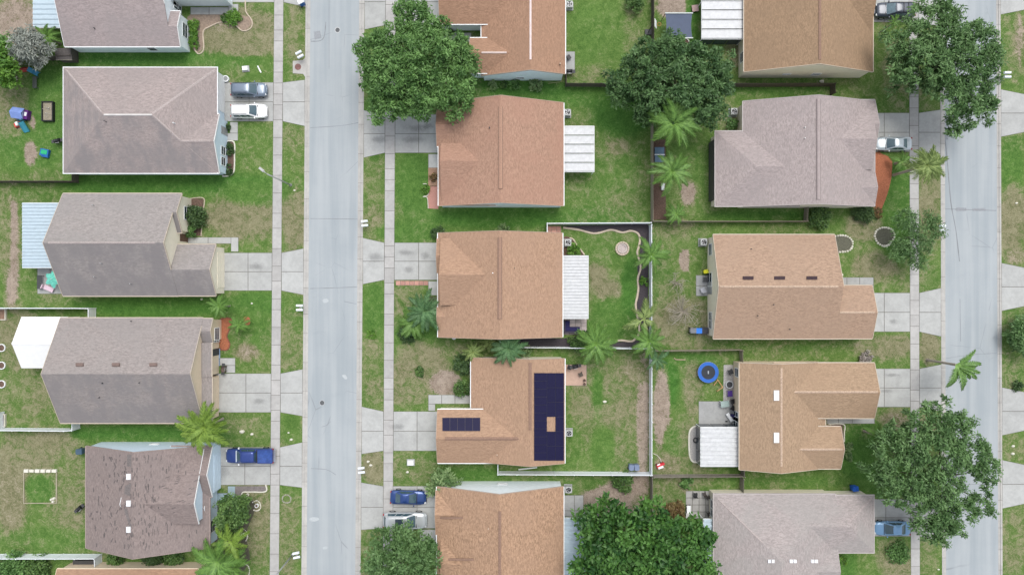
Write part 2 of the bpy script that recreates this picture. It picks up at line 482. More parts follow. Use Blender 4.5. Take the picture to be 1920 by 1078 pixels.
# growth, soil and painted shade on the lots: (px, py, rx, ry, dry, soil, rich)
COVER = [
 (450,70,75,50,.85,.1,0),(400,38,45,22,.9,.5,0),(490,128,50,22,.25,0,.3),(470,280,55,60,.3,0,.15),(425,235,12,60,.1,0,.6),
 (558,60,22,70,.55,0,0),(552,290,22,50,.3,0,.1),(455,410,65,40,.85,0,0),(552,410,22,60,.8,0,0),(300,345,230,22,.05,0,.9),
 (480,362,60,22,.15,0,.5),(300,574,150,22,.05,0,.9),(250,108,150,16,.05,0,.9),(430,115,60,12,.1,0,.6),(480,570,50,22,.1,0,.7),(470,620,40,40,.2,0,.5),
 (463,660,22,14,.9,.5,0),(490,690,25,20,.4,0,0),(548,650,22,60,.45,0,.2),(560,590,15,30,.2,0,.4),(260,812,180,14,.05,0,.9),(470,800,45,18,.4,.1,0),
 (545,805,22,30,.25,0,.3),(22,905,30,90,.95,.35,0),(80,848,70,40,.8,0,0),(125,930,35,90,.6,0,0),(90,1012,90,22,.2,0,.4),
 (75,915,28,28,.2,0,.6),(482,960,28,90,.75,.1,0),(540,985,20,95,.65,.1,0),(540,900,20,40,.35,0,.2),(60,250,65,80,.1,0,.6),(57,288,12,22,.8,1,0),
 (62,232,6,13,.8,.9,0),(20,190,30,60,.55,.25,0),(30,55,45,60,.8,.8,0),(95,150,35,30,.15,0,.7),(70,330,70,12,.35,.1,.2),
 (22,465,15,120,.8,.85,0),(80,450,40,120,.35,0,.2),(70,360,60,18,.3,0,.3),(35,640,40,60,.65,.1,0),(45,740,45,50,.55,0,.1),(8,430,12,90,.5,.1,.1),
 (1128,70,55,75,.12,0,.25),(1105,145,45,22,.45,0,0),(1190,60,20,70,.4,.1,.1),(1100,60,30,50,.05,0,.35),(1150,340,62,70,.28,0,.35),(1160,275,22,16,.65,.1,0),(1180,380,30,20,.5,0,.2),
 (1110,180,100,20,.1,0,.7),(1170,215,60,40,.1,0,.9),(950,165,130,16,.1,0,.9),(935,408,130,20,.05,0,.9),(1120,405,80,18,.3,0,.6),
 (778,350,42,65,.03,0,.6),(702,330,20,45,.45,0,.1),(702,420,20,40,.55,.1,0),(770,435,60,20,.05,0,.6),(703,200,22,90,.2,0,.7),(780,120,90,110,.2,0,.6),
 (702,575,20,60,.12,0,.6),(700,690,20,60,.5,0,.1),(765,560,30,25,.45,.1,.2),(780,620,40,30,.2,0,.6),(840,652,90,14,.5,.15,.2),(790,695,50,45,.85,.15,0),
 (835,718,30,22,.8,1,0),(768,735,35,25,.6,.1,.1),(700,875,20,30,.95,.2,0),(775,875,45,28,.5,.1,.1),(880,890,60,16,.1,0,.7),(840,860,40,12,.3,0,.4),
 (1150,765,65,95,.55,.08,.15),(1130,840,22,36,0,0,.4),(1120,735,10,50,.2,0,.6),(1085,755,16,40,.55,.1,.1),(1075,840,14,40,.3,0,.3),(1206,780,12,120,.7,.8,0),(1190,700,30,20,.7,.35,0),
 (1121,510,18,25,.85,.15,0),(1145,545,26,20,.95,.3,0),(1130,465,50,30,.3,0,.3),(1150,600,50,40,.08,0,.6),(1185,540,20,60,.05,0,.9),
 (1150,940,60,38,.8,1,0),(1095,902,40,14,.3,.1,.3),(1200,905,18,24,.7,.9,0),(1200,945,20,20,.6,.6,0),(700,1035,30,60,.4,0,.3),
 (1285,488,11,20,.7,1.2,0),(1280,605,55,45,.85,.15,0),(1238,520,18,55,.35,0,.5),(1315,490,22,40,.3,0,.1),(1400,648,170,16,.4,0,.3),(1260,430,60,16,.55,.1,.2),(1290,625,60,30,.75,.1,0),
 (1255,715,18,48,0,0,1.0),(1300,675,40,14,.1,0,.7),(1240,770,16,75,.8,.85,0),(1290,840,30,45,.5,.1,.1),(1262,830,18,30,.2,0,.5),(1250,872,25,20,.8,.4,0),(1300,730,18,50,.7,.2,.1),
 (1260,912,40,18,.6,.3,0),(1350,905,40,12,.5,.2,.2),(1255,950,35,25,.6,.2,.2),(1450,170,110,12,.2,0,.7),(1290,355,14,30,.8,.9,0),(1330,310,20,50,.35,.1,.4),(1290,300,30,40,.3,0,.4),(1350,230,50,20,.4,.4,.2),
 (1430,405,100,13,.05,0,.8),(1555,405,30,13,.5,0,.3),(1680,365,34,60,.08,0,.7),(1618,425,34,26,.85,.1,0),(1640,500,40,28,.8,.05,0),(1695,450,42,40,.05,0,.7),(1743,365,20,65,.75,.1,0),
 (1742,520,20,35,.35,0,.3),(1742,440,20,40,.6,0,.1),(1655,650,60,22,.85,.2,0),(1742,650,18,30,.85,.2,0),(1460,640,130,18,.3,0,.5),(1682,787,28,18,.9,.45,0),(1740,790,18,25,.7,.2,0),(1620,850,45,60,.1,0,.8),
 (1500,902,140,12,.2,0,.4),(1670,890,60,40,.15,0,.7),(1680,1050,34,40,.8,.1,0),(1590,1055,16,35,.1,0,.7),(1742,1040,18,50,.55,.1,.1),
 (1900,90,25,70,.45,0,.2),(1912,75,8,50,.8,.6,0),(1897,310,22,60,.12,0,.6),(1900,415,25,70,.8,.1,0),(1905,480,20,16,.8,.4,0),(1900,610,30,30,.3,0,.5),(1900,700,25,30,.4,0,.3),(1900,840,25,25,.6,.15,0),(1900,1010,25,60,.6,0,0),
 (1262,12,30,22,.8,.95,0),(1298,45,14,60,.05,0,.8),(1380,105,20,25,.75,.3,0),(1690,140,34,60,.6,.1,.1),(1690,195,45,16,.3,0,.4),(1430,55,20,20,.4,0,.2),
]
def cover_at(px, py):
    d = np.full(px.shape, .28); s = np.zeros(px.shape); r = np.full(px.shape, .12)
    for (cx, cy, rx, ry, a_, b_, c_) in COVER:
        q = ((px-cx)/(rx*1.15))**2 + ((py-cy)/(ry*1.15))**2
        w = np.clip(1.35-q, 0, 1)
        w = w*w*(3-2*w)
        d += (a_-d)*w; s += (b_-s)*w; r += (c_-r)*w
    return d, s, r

def set_cover(me, d, s, r):
    at = me.color_attributes.new('cover', 'FLOAT_COLOR', 'POINT')
    buf = np.ones((len(d), 4), dtype=np.float32)
    buf[:,0] = d; buf[:,1] = s; buf[:,2] = r
    at.data.foreach_set('color', buf.ravel())

def lawn_block(name, xl, xr, nx, ny, y0=-220.0, y1=1300.0):
    T = np.linspace(0, 1, nx); Y = np.linspace(y0, y1, ny)
    yy, tt = np.meshgrid(Y, T, indexing='ij')
    xx = xl(yy)+(xr(yy)-xl(yy))*tt
    px, py = xx.ravel(), yy.ravel()
    k = (CAM_H-G)/FPX
    v = np.stack([(px-960)*k, -(py-539)*k, np.full(px.shape, G)], 1)
    i = np.arange((ny-1)*(nx-1)); a_ = (i//(nx-1))*nx+i % (nx-1)
    f = np.stack([a_, a_+nx, a_+nx+1, a_+1], 1)
    me = bpy.data.meshes.new(name)
    me.from_pydata(v.tolist(), [], f.tolist())
    set_cover(me, *cover_at(px, py))
    tag(link_mesh(name, me, LAWN), kind='structure')
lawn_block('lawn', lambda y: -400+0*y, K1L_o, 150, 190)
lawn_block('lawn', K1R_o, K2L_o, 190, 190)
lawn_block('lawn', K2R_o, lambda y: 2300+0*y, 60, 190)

gm = bpy.data.meshes.new('ground')
gm.from_pydata([(-1500,-1500,0),(1500,-1500,0),(1500,1500,0),(-1500,1500,0)], [], [(0,1,2,3)])
set_cover(gm, np.full(4,.4), np.zeros(4), np.full(4,.2))
tag(link_mesh('ground', gm, LAWN), kind='structure')

def gpoly(mb, pts, z0, z1, inset=0.0):
    mb.prism([W(p[0], p[1], z1)[:2] for p in pts][::-1], z0, z1, inset)
    return mb

ROADS = []
for xl, xr in ((K1L_i, K1R_i), (K2L_i, K2R_i)):
    mb = MB()
    pts = [W(xl(y)-2, y, .02) for y in (-600, 1700)] + [W(xr(y)+2, y, .02) for y in (1700, -600)]
    mb.add(pts, [(0,1,2,3)])
    ROADS.append(mb.build('road', ASPH, kind='structure'))

# kerbs: rolled concrete kerb cast in lengths
def kerb(outer, inner, step=44.0):
    base = MB()
    base.add([W(outer(y), y, .021) for y in (-220,1300)] + [W(inner(y), y, .021) for y in (1300,-220)], [(0,1,2,3)])
    b = base.build('kerb', JOINT, kind='structure')
    y = -90.0; i = 0
    while y < 1170:
        y2 = y+step*random.uniform(.8, 1.25)
        rows = []
        for yy in (y+.25, y2-.25):
            r = []
            for t, z in ((0,.0),(0,.118),(.42,.125),(.56,.06),(1,.026),(1,.0)):
                r.append(W(outer(yy)+(inner(yy)-outer(yy))*t, yy, z))
            rows.append(r)
        mb = MB(); mb.grid(rows, close=True)
        mb.f += [tuple(range(6)), tuple(range(11,5,-1))]
        mb.build('kerb_stone', KERB, b)
        y = y2; i += 1
for o_, i_ in ((K1L_o,K1L_i),(K1R_o,K1R_i),(K2L_o,K2L_i),(K2R_o,K2R_i)):
    kerb(o_, i_)

ZS = 0.135                                            # top of flatwork
def flatwork(name, polys, mat=CONC, joint=JOINT, gap=0.5, kind='structure', base=True, z=ZS, piece='slab'):
    """A paved area: joint bed plus every slab as its own piece. polys in pixels."""
    b = MB()
    for p in polys: gpoly(b, p, G-.02, z-.022)
    root = b.build(name, joint, kind=kind)
    for p in polys:
        cx = sum(q[0] for q in p)/len(p); cy = sum(q[1] for q in p)/len(p)
        pp = [(q[0]+(gap if q[0] < cx else -gap), q[1]+(gap if q[1] < cy else -gap)) for q in p]
        gpoly(MB(), pp, G-.01, z, .01).build(piece, mat, root) if False else gpoly_build(pp, z, piece, mat, root)
    return root
def gpoly_build(pp, z, piece, mat, root):
    mb = MB(); gpoly(mb, pp, G-.01, z, .008)
    return mb.build(piece, mat, root)
def R4(x0, y0, x1, y1): return [(x0,y0),(x1,y0),(x1,y1),(x0,y1)]

def sidewalk(xl, xr, step=33.0):
    polys = []; y = -80.0
    while y < 1160:
        y2 = y+step*random.choice((.62, 1, 1, 1.15, .85))
        polys.append([(xl(y),y),(xr(y),y),(xr(y2),y2),(xl(y2),y2)])
        y = y2
    flatwork('sidewalk', polys, CONC_S, gap=.35)
CONC_S = concrete_mat('sidewalk_concrete', (0.395, 0.388, 0.375), orand=.07)
sidewalk(S1_l, S1_r); sidewalk(S2_l, S2_r); sidewalk(S3_l, S3_r)

def driveway(xh, xs, y0, y1, splits, sl, kf, k0, k1, ym=None):
    """xh: house edge; sl: sidewalk near edge fn; xs: sidewalk far edge fn; kf kerb fn; k0,k1 flare ends at the kerb"""
    ym = (y0+y1)/2 if ym is None else ym
    polys = []
    for a_, b_ in ((y0, ym), (ym, y1)):
        xx = [xh]+list(splits)+[sl((a_+b_)/2)]
        for p, q in zip(xx[:-1], xx[1:]):
            polys.append(R4(min(p,q), a_, max(p,q), b_))
    x1 = xs(ym); x2 = kf(ym)
    polys.append([(x1,y0),(x2,k0),(x2,ym),(x1,ym)]); polys.append([(x1,ym),(x2,ym),(x2,k1),(x1,y1)])
    polys = [sorted_ccw(p) for p in polys]
    DRV.append(flatwork('driveway', polys, CONC))
def sorted_ccw(p):
    cx = sum(q[0] for q in p)/len(p); cy = sum(q[1] for q in p)/len(p)
    return sorted(p, key=lambda q: math.atan2(q[1]-cy, q[0]-cx))
DRV = []
for xh, y0, y1, sp_, k0, k1 in ((350,-74,5,(430,),-84,14),(404,155,228,(467,),150,237),(404,474,545,(465,),466,553),(396,700,773,(461,),692,780),(400,838,909,(459,),829,914)):
    driveway(xh, S1_r, y0, y1, sp_, S1_l, K1L_o, k0, k1)
for xh, y0, y1, sp_, k0, k1 in ((830,-40,48,(785,),-50,56),(830,215,287,(785,),207,296),(830,455,525,(785,),446,533),(830,771,845,(782,),762,851),(828,911,990,(782,),904,993)):
    driveway(xh, S2_l, y0, y1, sp_, S2_r, K1R_o, k0, k1)
for xh, y0, y1, sp_, k0, k1 in ((1625,-45,42,(1658,),-54,51),(1625,212,285,(1658,),206,292),(1625,549,622,(1658,),540,631),(1625,691,763,(1658,),683,772),(1625,935,1005,(1661,),928,1013)):
    driveway(xh, S3_r, y0, y1, sp_, S3_l, K2L_o, k0, k1)
for a_, b_ in ((-62,28),(168,257),(493,583),(726,816),(862,953)):
    m_ = (a_+b_)/2
    flatwork('driveway', [[(K2R_o(m_),a_),(1922,a_+9),(1922,m_),(K2R_o(m_),m_)],[(K2R_o(m_),m_),(1922,m_),(1922,b_-9),(K2R_o(m_),b_)],R4(1922,a_+9,1990,m_),R4(1922,m_,1990,b_-9)])

STAIN = stain_mat()
for di, sx, sy, rx, ry in ((6,783,240,30,9),(6,775,262,30,8),(6,803,236,14,8),(6,710,262,18,10),(7,706,482,22,12),(7,762,474,18,8),(7,766,505,14,9),(7,798,480,12,10),(12,1675,603,11,7),(13,1660,733,16,5),(13,1672,703,20,5),(4,418,885,14,22),(3,486,752,16,8),(8,745,800,20,8),(2,480,500,18,8),(4,460,866,24,12)):
    MB().add([W(sx+a_*rx, sy+b_*ry, ZS+.0025) for a_, b_ in ((-1,1),(1,1),(1,-1),(-1,-1))], [(0,1,2,3)]).build('oil_stain', STAIN, DRV[di])

def path(rects, mat=CONC): return flatwork('walkway', [R4(*r) for r in rects], mat)
path([(357,14,392,28),(392,14,428,28),(428,8,447,28)])
path([(431,229,446,250),(416,250,446,264)])
path([(345,445,390,457),(390,445,433,457),(433,445,447,472)])
path([(411,671,441,685),(424,685,441,699)])
path([(392,924,427,938),(427,911,441,938)], CONC_B)
path([(830,62,856,79),(856,62,884,79)])
path([(803,289,830,315)])
path([(803,527,826,554)])
path([(803,740,828,757),(828,740,853,757),(853,740,900,757),(803,757,816,770)])
path([(787,992,818,1016)])
path([(1568,520,1588,534),(1588,520,1612,534),(1612,520,1638,534),(1627,534,1638,548)], CONC_G)
path([(1550,780,1572,794),(1572,780,1598,794),(1598,780,1640,794)])
# paver strip beside the driveway of the middle house
fl = []
for i in range(7):
    fl.append(R4(742+i*8.7, 526.5, 750.7+i*8.7, 535))
flatwork('paver_strip', fl, PAVER, gap=.3, piece='paver')
fl = []
for i in range(3):
    for j in range(2): fl.append(R4(1026+i*8.6, 424+j*7.2, 1034.6+i*8.6, 431.2+j*7.2))
flatwork('brick_pad', fl, PAVER, gap=.25, piece='paver')
PAV2 = M('mottled_patio_paver', (0.42, 0.36, 0.345), .9, var=.15, nscale=4, orand=.28)
fl = []
for i in range(4):
    for j in range(4): fl.append(R4(1057+i*10.8, 597+j*7.6, 1067.8+i*10.8, 604.6+j*7.6))
flatwork('paver_patio', fl, PAV2, gap=.3, piece='paver')
# patio pads
flatwork('patio', [R4(70,503,94,551),R4(94,503,116,551)], CONC_G)
flatwork('patio', [R4(1058,97,1078,138)], CONC_G)
flatwork('patio', [R4(1058,683,1100,723)], CONC_P)
flatwork('patio', [R4(1058,928,1077,957),R4(1077,928,1094,957)], CONC_G)
flatwork('patio', [R4(1058,957,1122,968)], CONC_G)
flatwork('patio', [R4(1305,516,1334,536),R4(1305,536,1334,555)], CONC_G)
flatwork('patio', [R4(1310,752,1380,799)], CONC_G)
fl = []
for i in range(4):
    for j in range(4): fl.append(R4(1286+i*12.4, 920+j*13, 1298.4+i*12.4, 933+j*13))
flatwork('patio', fl, concrete_mat('mixed_patio_slab', (.36,.352,.335), orand=.16))

# manholes, storm drain
IRON = M('cast_iron_cover', (0.10, 0.105, 0.11), .7, var=.3, nscale=12)
for px, py, lab in ((633,57,'round iron manhole cover in the road near the top driveway apron'),(604,755,'round iron manhole cover in the road level with the solar roof house')):
    x, y, _ = W(px, py)
    t = thing('manhole_cover', lab, 'manhole', x, y, .02, 'manhole covers in the road')
    MB().ring(x, y, .022, .032, .3, .36, 24).build('rim', GALV, t)
    mb = MB().cyl(x, y, .02, .027, .3, n=24)
    for i in range(-2, 3): mb.box(x-.2, y+i*.09-.015, .027, x+.2, y+i*.09+.015, .031)
    mb.build('lid', IRON, t)
x, y, _ = W(559, 126, .15)
t = thing('storm_drain', 'square concrete storm drain inlet with a round rusty lid beside the kerb', 'drain', x, y)
MB().prism([W(px, py, .16)[:2] for px, py in ((549,115),(568,113),(575,106),(575,149),(568,139),(549,138))][::-1], G, .16).build('apron', KERB, t)
MB().cyl(x-.02, y, .161, .18, .42, n=20).build('lid', M('rusty_iron', (.19,.10,.09), .85, var=.25), t)

# sealed cracks and old pavement joints in the roads
SEAL = M('crack_sealant', (0.205, 0.215, 0.225), .8)
def ribbon(pts, w, mat, parent, name='crack_seal', z=.026):
    P = [Vector(W(p[0], p[1], z)) for p in catmull(pts, 5)]
    rows = []
    for i, p in enumerate(P):
        d = (P[min(i+1,len(P)-1)]-P[max(i-1,0)]).normalized(); s = Vector((-d.y, d.x, 0))*w*random.uniform(.6,1.2)*.5
        rows.append([tuple(p-s), tuple(p+s)])
    return MB().grid(rows).build(name, mat, parent)
for r, p, w in ((0,[(583,78),(600,77),(608,68),(611,42)],.11),(0,[(581,541),(620,540),(670,538)],.07),(0,[(583,878),(612,880),(630,890)],.06),(0,[(617,0),(617,130)],.05),
                (0,[(582,410),(672,411)],.06),(0,[(645,565),(668,570)],.06),(0,[(582,240),(640,236),(674,230)],.06),(0,[(603,800),(612,797),(620,790)],.05),
                (1,[(1772,262),(1776,300),(1783,380),(1792,430),(1799,490)],.12),(1,[(1772,672),(1820,665),(1869,662)],.05),(1,[(1772,392),(1868,395)],.07),(1,[(1800,560),(1801,640)],.05),(1,[(1774,910),(1870,905)],.05)):
    ribbon(p, w, SEAL, ROADS[r])
PATCH = M('dark_asphalt_patch', (.26,.275,.29), .85, var=.15, nscale=5)
for r, p in ((1,[(1790,392),(1795,389),(1812,390),(1812,396),(1794,397)]),(1,[(1822,391),(1848,390),(1848,396),(1824,396)]),(0,[(588,60),(600,58),(603,72),(590,75)]),(1,[(1770,255),(1777,254),(1778,262),(1770,263)])):
    MB().add([W(a_, b_, .0245) for a_, b_ in p[::-1]], [tuple(range(len(p)))]).build('patch', PATCH, ROADS[r])

PALE = M('pale_road_scuff', (.40,.43,.44), .85, var=.1, nscale=5)
for r, p in ((0,[(580,972),(586,969),(596,970),(598,974),(590,977),(582,976)]),(0,[(641,704),(647,702),(651,708),(649,711),(645,709)]),(0,[(605,562),(613,560),(616,565),(608,568)]),(0,[(606,1025),(613,1024),(613,1028),(606,1029)])):
    MB().add([W(a_, b_, .0245) for a_, b_ in catmull(p,4,True)[::-1]], [tuple(range(len(p)*4))]).build('scuff', PALE, ROADS[r])

# ---------------------------------------------------------------- planting beds and edging
def bed(name, pts, mat, smooth=True, z=.108):
    P = catmull(pts, 5, True) if smooth else pts
    mb = MB(); mb.add([W(p[0], p[1], z) for p in P][::-1], [tuple(range(len(P)))])
    return mb.build(name, mat, kind='structure')
def edging(label, pts, mat=STONE_T, r=.09, closed=False, cat='edging', group=None):
    P = catmull(pts, 6, closed)
    if closed: P.append(P[0])
    w3 = [W(p[0], p[1], G+.06) for p in P]
    rows = []
    for i, p in enumerate(w3):
        p = Vector(p); d = (Vector(w3[min(i+1,len(w3)-1)])-Vector(w3[max(i-1,0)])); d.z = 0; d.normalize(); s = Vector((-d.y,d.x,0))
        k = random.uniform(.9,1.1)
        rows.append([tuple(p-s*r*k-Vector((0,0,.1))), tuple(p-s*r*k), tuple(p-s*r*.6*k+Vector((0,0,.06))), tuple(p+s*r*.6*k+Vector((0,0,.06))), tuple(p+s*r*k), tuple(p+s*r*k-Vector((0,0,.1)))])
    return MB().grid(rows).build('garden_edging', mat, label=label, cat=cat, group=group)
def stone_line(label, pts, r=.16, mat=STONE_W, closed=False, name='stone_border', cat='stone border'):
    P = [Vector(W(p[0], p[1], G)) for p in catmull(pts, 10, closed)]
    x = sum(p.x for p in P)/len(P); y = sum(p.y for p in P)/len(P)
    t = thing(name, label, cat, x, y)
    mb = MB(); acc = 0; last = None
    for p in P:
        if last is None or (p-last).length > r*1.75:
            last = p; n = 7; ph = random.uniform(0, 6)
            rr = r*random.uniform(.8, 1.12); h = r*random.uniform(.8, 1.1)
            b = [(p.x+rr*math.cos(ph+2*math.pi*i/n)*random.uniform(.85,1.1), p.y+rr*math.sin(ph+2*math.pi*i/n)*random.uniform(.85,1.1), G-.02) for i in range(n)]
            m_ = [(p.x+(q[0]-p.x)*.95, p.y+(q[1]-p.y)*.95, G+h*.6) for q in b]
            tp = [(p.x+(q[0]-p.x)*.6, p.y+(q[1]-p.y)*.6, G+h) for q in b]
            mb.grid([b, m_, tp], True); k = len(mb.v); mb.f.append(tuple(range(k-n, k)))
    mb.build('stones', mat, t, kind='stuff')
    return t

bed('mulch_bed', [(1052,424),(1090,423),(1150,422),(1216,422),(1216,470),(1215,560),(1216,645),(1150,650),(1090,650),(980,650),(982,634),(1058,634),(1100,628),(1110,640),(1140,642),(1180,639),(1196,632),(1200,610),(1194,570),(1199,540),(1195,500),(1200,470),(1196,442),(1180,434),(1160,436),(1140,432),(1118,437),(1085,430)], MULCH_B)
edging('long winding tan concrete edging round the back lawn of the fire ring yard', [(1056,427),(1085,431),(1108,437),(1122,437),(1140,432),(1150,431.5),(1167,436),(1183,433),(1195,437),(1200,447),(1198,462),(1195,474),(1200,492),(1201,505),(1196,522),(1197,540),(1195,556),(1192,570),(1194,588),(1198,606),(1198,625),(1192,634),(1184,640),(1165,638),(1150,640)], r=.13)
bed('mulch_bed', [(1056,446),(1070,446),(1078,458),(1095,478),(1056,479)], MULCH_D)
edging('short tan edging curving round the shrub beside the white patio roof', [(1068,446),(1075,449),(1081,459),(1090,470),(1096,478)], r=.1)
bed('mulch_bed', [(1640,292),(1656,290),(1672,300),(1672,325),(1671,335),(1665,360),(1656,385),(1648,402),(1640,404),(1634,392)], MULCH_R)
bed('mulch_bed', [(411,602),(424,596),(433,598),(434,606),(428,622),(425,632),(430,644),(428,653),(420,656),(412,652)], MULCH_R)
edging('dark red scalloped edging round the orange mulch bed under the trellis window', [(411,600),(424,595.5),(434,599),(434,607),(428,622),(425.5,632),(430.5,644),(428,654),(419,656.5),(411,652)], M('red_edging',(.22,.09,.06),.9), .07)
bed('mulch_bed', [(456,597),(463,593.5),(469,598),(468,608),(460,609)], MULCH_R)
bed('flower_bed', [(416,265),(438,266),(439,320),(432,328),(416,329)], MULCH_D, False)
edging('white concrete edging round the dark flower bed by the hipped roof house', [(418,266),(438,266.5),(439.5,290),(439,318),(435,326),(427,330),(417,330.5)], STONE_W, .09)
bed('mulch_bed', [(1222,345),(1248,342),(1249,412),(1222,413)], MULCH_D, False)
bed('mulch_bed', [(1222,262),(1248,262),(1248,330),(1222,330)], MULCH_D, False)
bed('mulch_bed', [(803,315),(822,315),(822,350),(803,350)], M('brown_bed_soil',(.30,.19,.13),.95,var=.2), False)
bed('red_gravel_bed', [(801,349),(822,349),(822,392),(802,391)], M('red_gravel',(.42,.22,.18),.95,var=.15,nscale=8), False)
edging('white edging in front of the red gravel bed on the arrowless front yard', [(793,345),(801,347),(803,365),(793,369),(801,371),(803,391)], STONE_W, .05)
bed('mulch_bed', [(803,556),(822,556),(822,600),(806,600)], MULCH_D, False)
bed('flower_bed', [(440,911),(499,911),(500,921),(455,922),(452,935),(441,945)], M('grey_bed_soil',(.18,.16,.155),.95,var=.3,nscale=6), False)
edging('white bent edging strip in front of the L shaped blue walkway', [(498,908),(498,921),(470,922),(455,923),(452,934)], STONE_W, .08)
bed('flower_bed', [(405,940),(440,945),(470,935),(478,955),(462,1000),(468,1050),(440,1078),(405,1040)], M('dark_bed_soil',(.09,.085,.06),.95,var=.3,nscale=6))  # dark earth colour of the bed beneath the front palms
edging('pale edging round the front bed of the top left house with the trimmed hedge', [(364,92),(371,101),(379,98),(382,88),(381,60),(392,51),(414,42),(431,43),(441,47),(452,57),(461,58),(470,53),(473,44),(470,35),(461,22),(460,2)], STONE_T, .08)
bed('flower_bed', [(357,28),(440,29),(468,33),(471,46),(462,56),(452,56),(441,46),(428,42),(413,41),(392,50),(381,60),(380,90),(371,99),(362,92),(357,60)], M('sandy_bed_soil',(.26,.20,.155),.95,var=.3,nscale=5), True)
bed('flower_bed', [(357,372),(382,373),(378,442),(350,442)], MULCH_D, False)
edging('thin tan edging round the bed by the cream house with the dark shrub', [(357,372.5),(382,372.5),(380,400),(377,443)], STONE_T, .06)
bed('dark_soil_strip', [(980,640),(1060,637),(1060,650),(978,650)], MULCH_B, False, z=.111)
bed('gravel_bed', [(1357,684),(1382,684),(1382,752),(1356,752)], GRAVEL, False)
bed('gravel_bed', [(1312,800),(1300,800),(1293,812),(1292,840),(1296,862),(1306,866),(1312,860)], GRAVEL)
edging('white edging round the gravel bed beside the screened porch with the striped white roof', [(1312,799),(1301,800),(1293,810),(1292,838),(1295,860),(1304,866.5),(1312,862)], STONE_W, .1)
bed('flower_bed', [(1551,795),(1580,795),(1583,830),(1582,852),(1551,830)], MULCH_D, False)
edging('white edging round the small brown bed at the notch in the tan roof', [(1553,795),(1582,795.5),(1583,812),(1583,828)], STONE_W, .08)
stone_line('oval ring of white stones round dark soil under the drooping sparse tree', [(1661,427),(1672,431),(1677,440),(1674,450),(1665,460),(1655,461),(1645,455),(1640,443),(1643,433),(1651,428)], closed=True)
bed('flower_bed', [(1661,428),(1672,433),(1676,441),(1673,450),(1665,459),(1655,460),(1646,454),(1641,443),(1644,434),(1651,429)], M('dark_olive_soil',(.105,.105,.078),.95,var=.3,nscale=7))
stone_line('half ring of white stones against the tan roof with three dark skylights', [(1566,443),(1580,441.5),(1591,445),(1598,453),(1597,464),(1589,471),(1572,473)])
bed('flower_bed', [(1563,443),(1580,442),(1591,446),(1597,454),(1596,463),(1588,470),(1563,473)], M('dark_olive_soil',(.105,.105,.078),.95,var=.3,nscale=7))
stone_line('short slanting row of white stones beside the grey front walk', [(1569,496),(1573,505),(1578,514),(1580,519)])
stone_line('white stone ring with a pot in the bed by the brown damaged roof', [(474,941),(482,938),(488,944),(488,953),(481,957),(475,955)], .1)
stone_line('curved white stone row beside the lower pot in the front bed', [(455,990),(462,996),(464,1006),(461,1014)], .09)
stone_line('small white stone ring in the verge opposite the manhole', [(531,930),(538,927),(545,932),(544,940),(536,942),(530,938)], .1, M('grey_stone',(.33,.31,.27),.9), True)
stone_line('white stone row curving below the big palms at the bottom', [(456,1055),(465,1060),(468,1070),(465,1082)], .09)

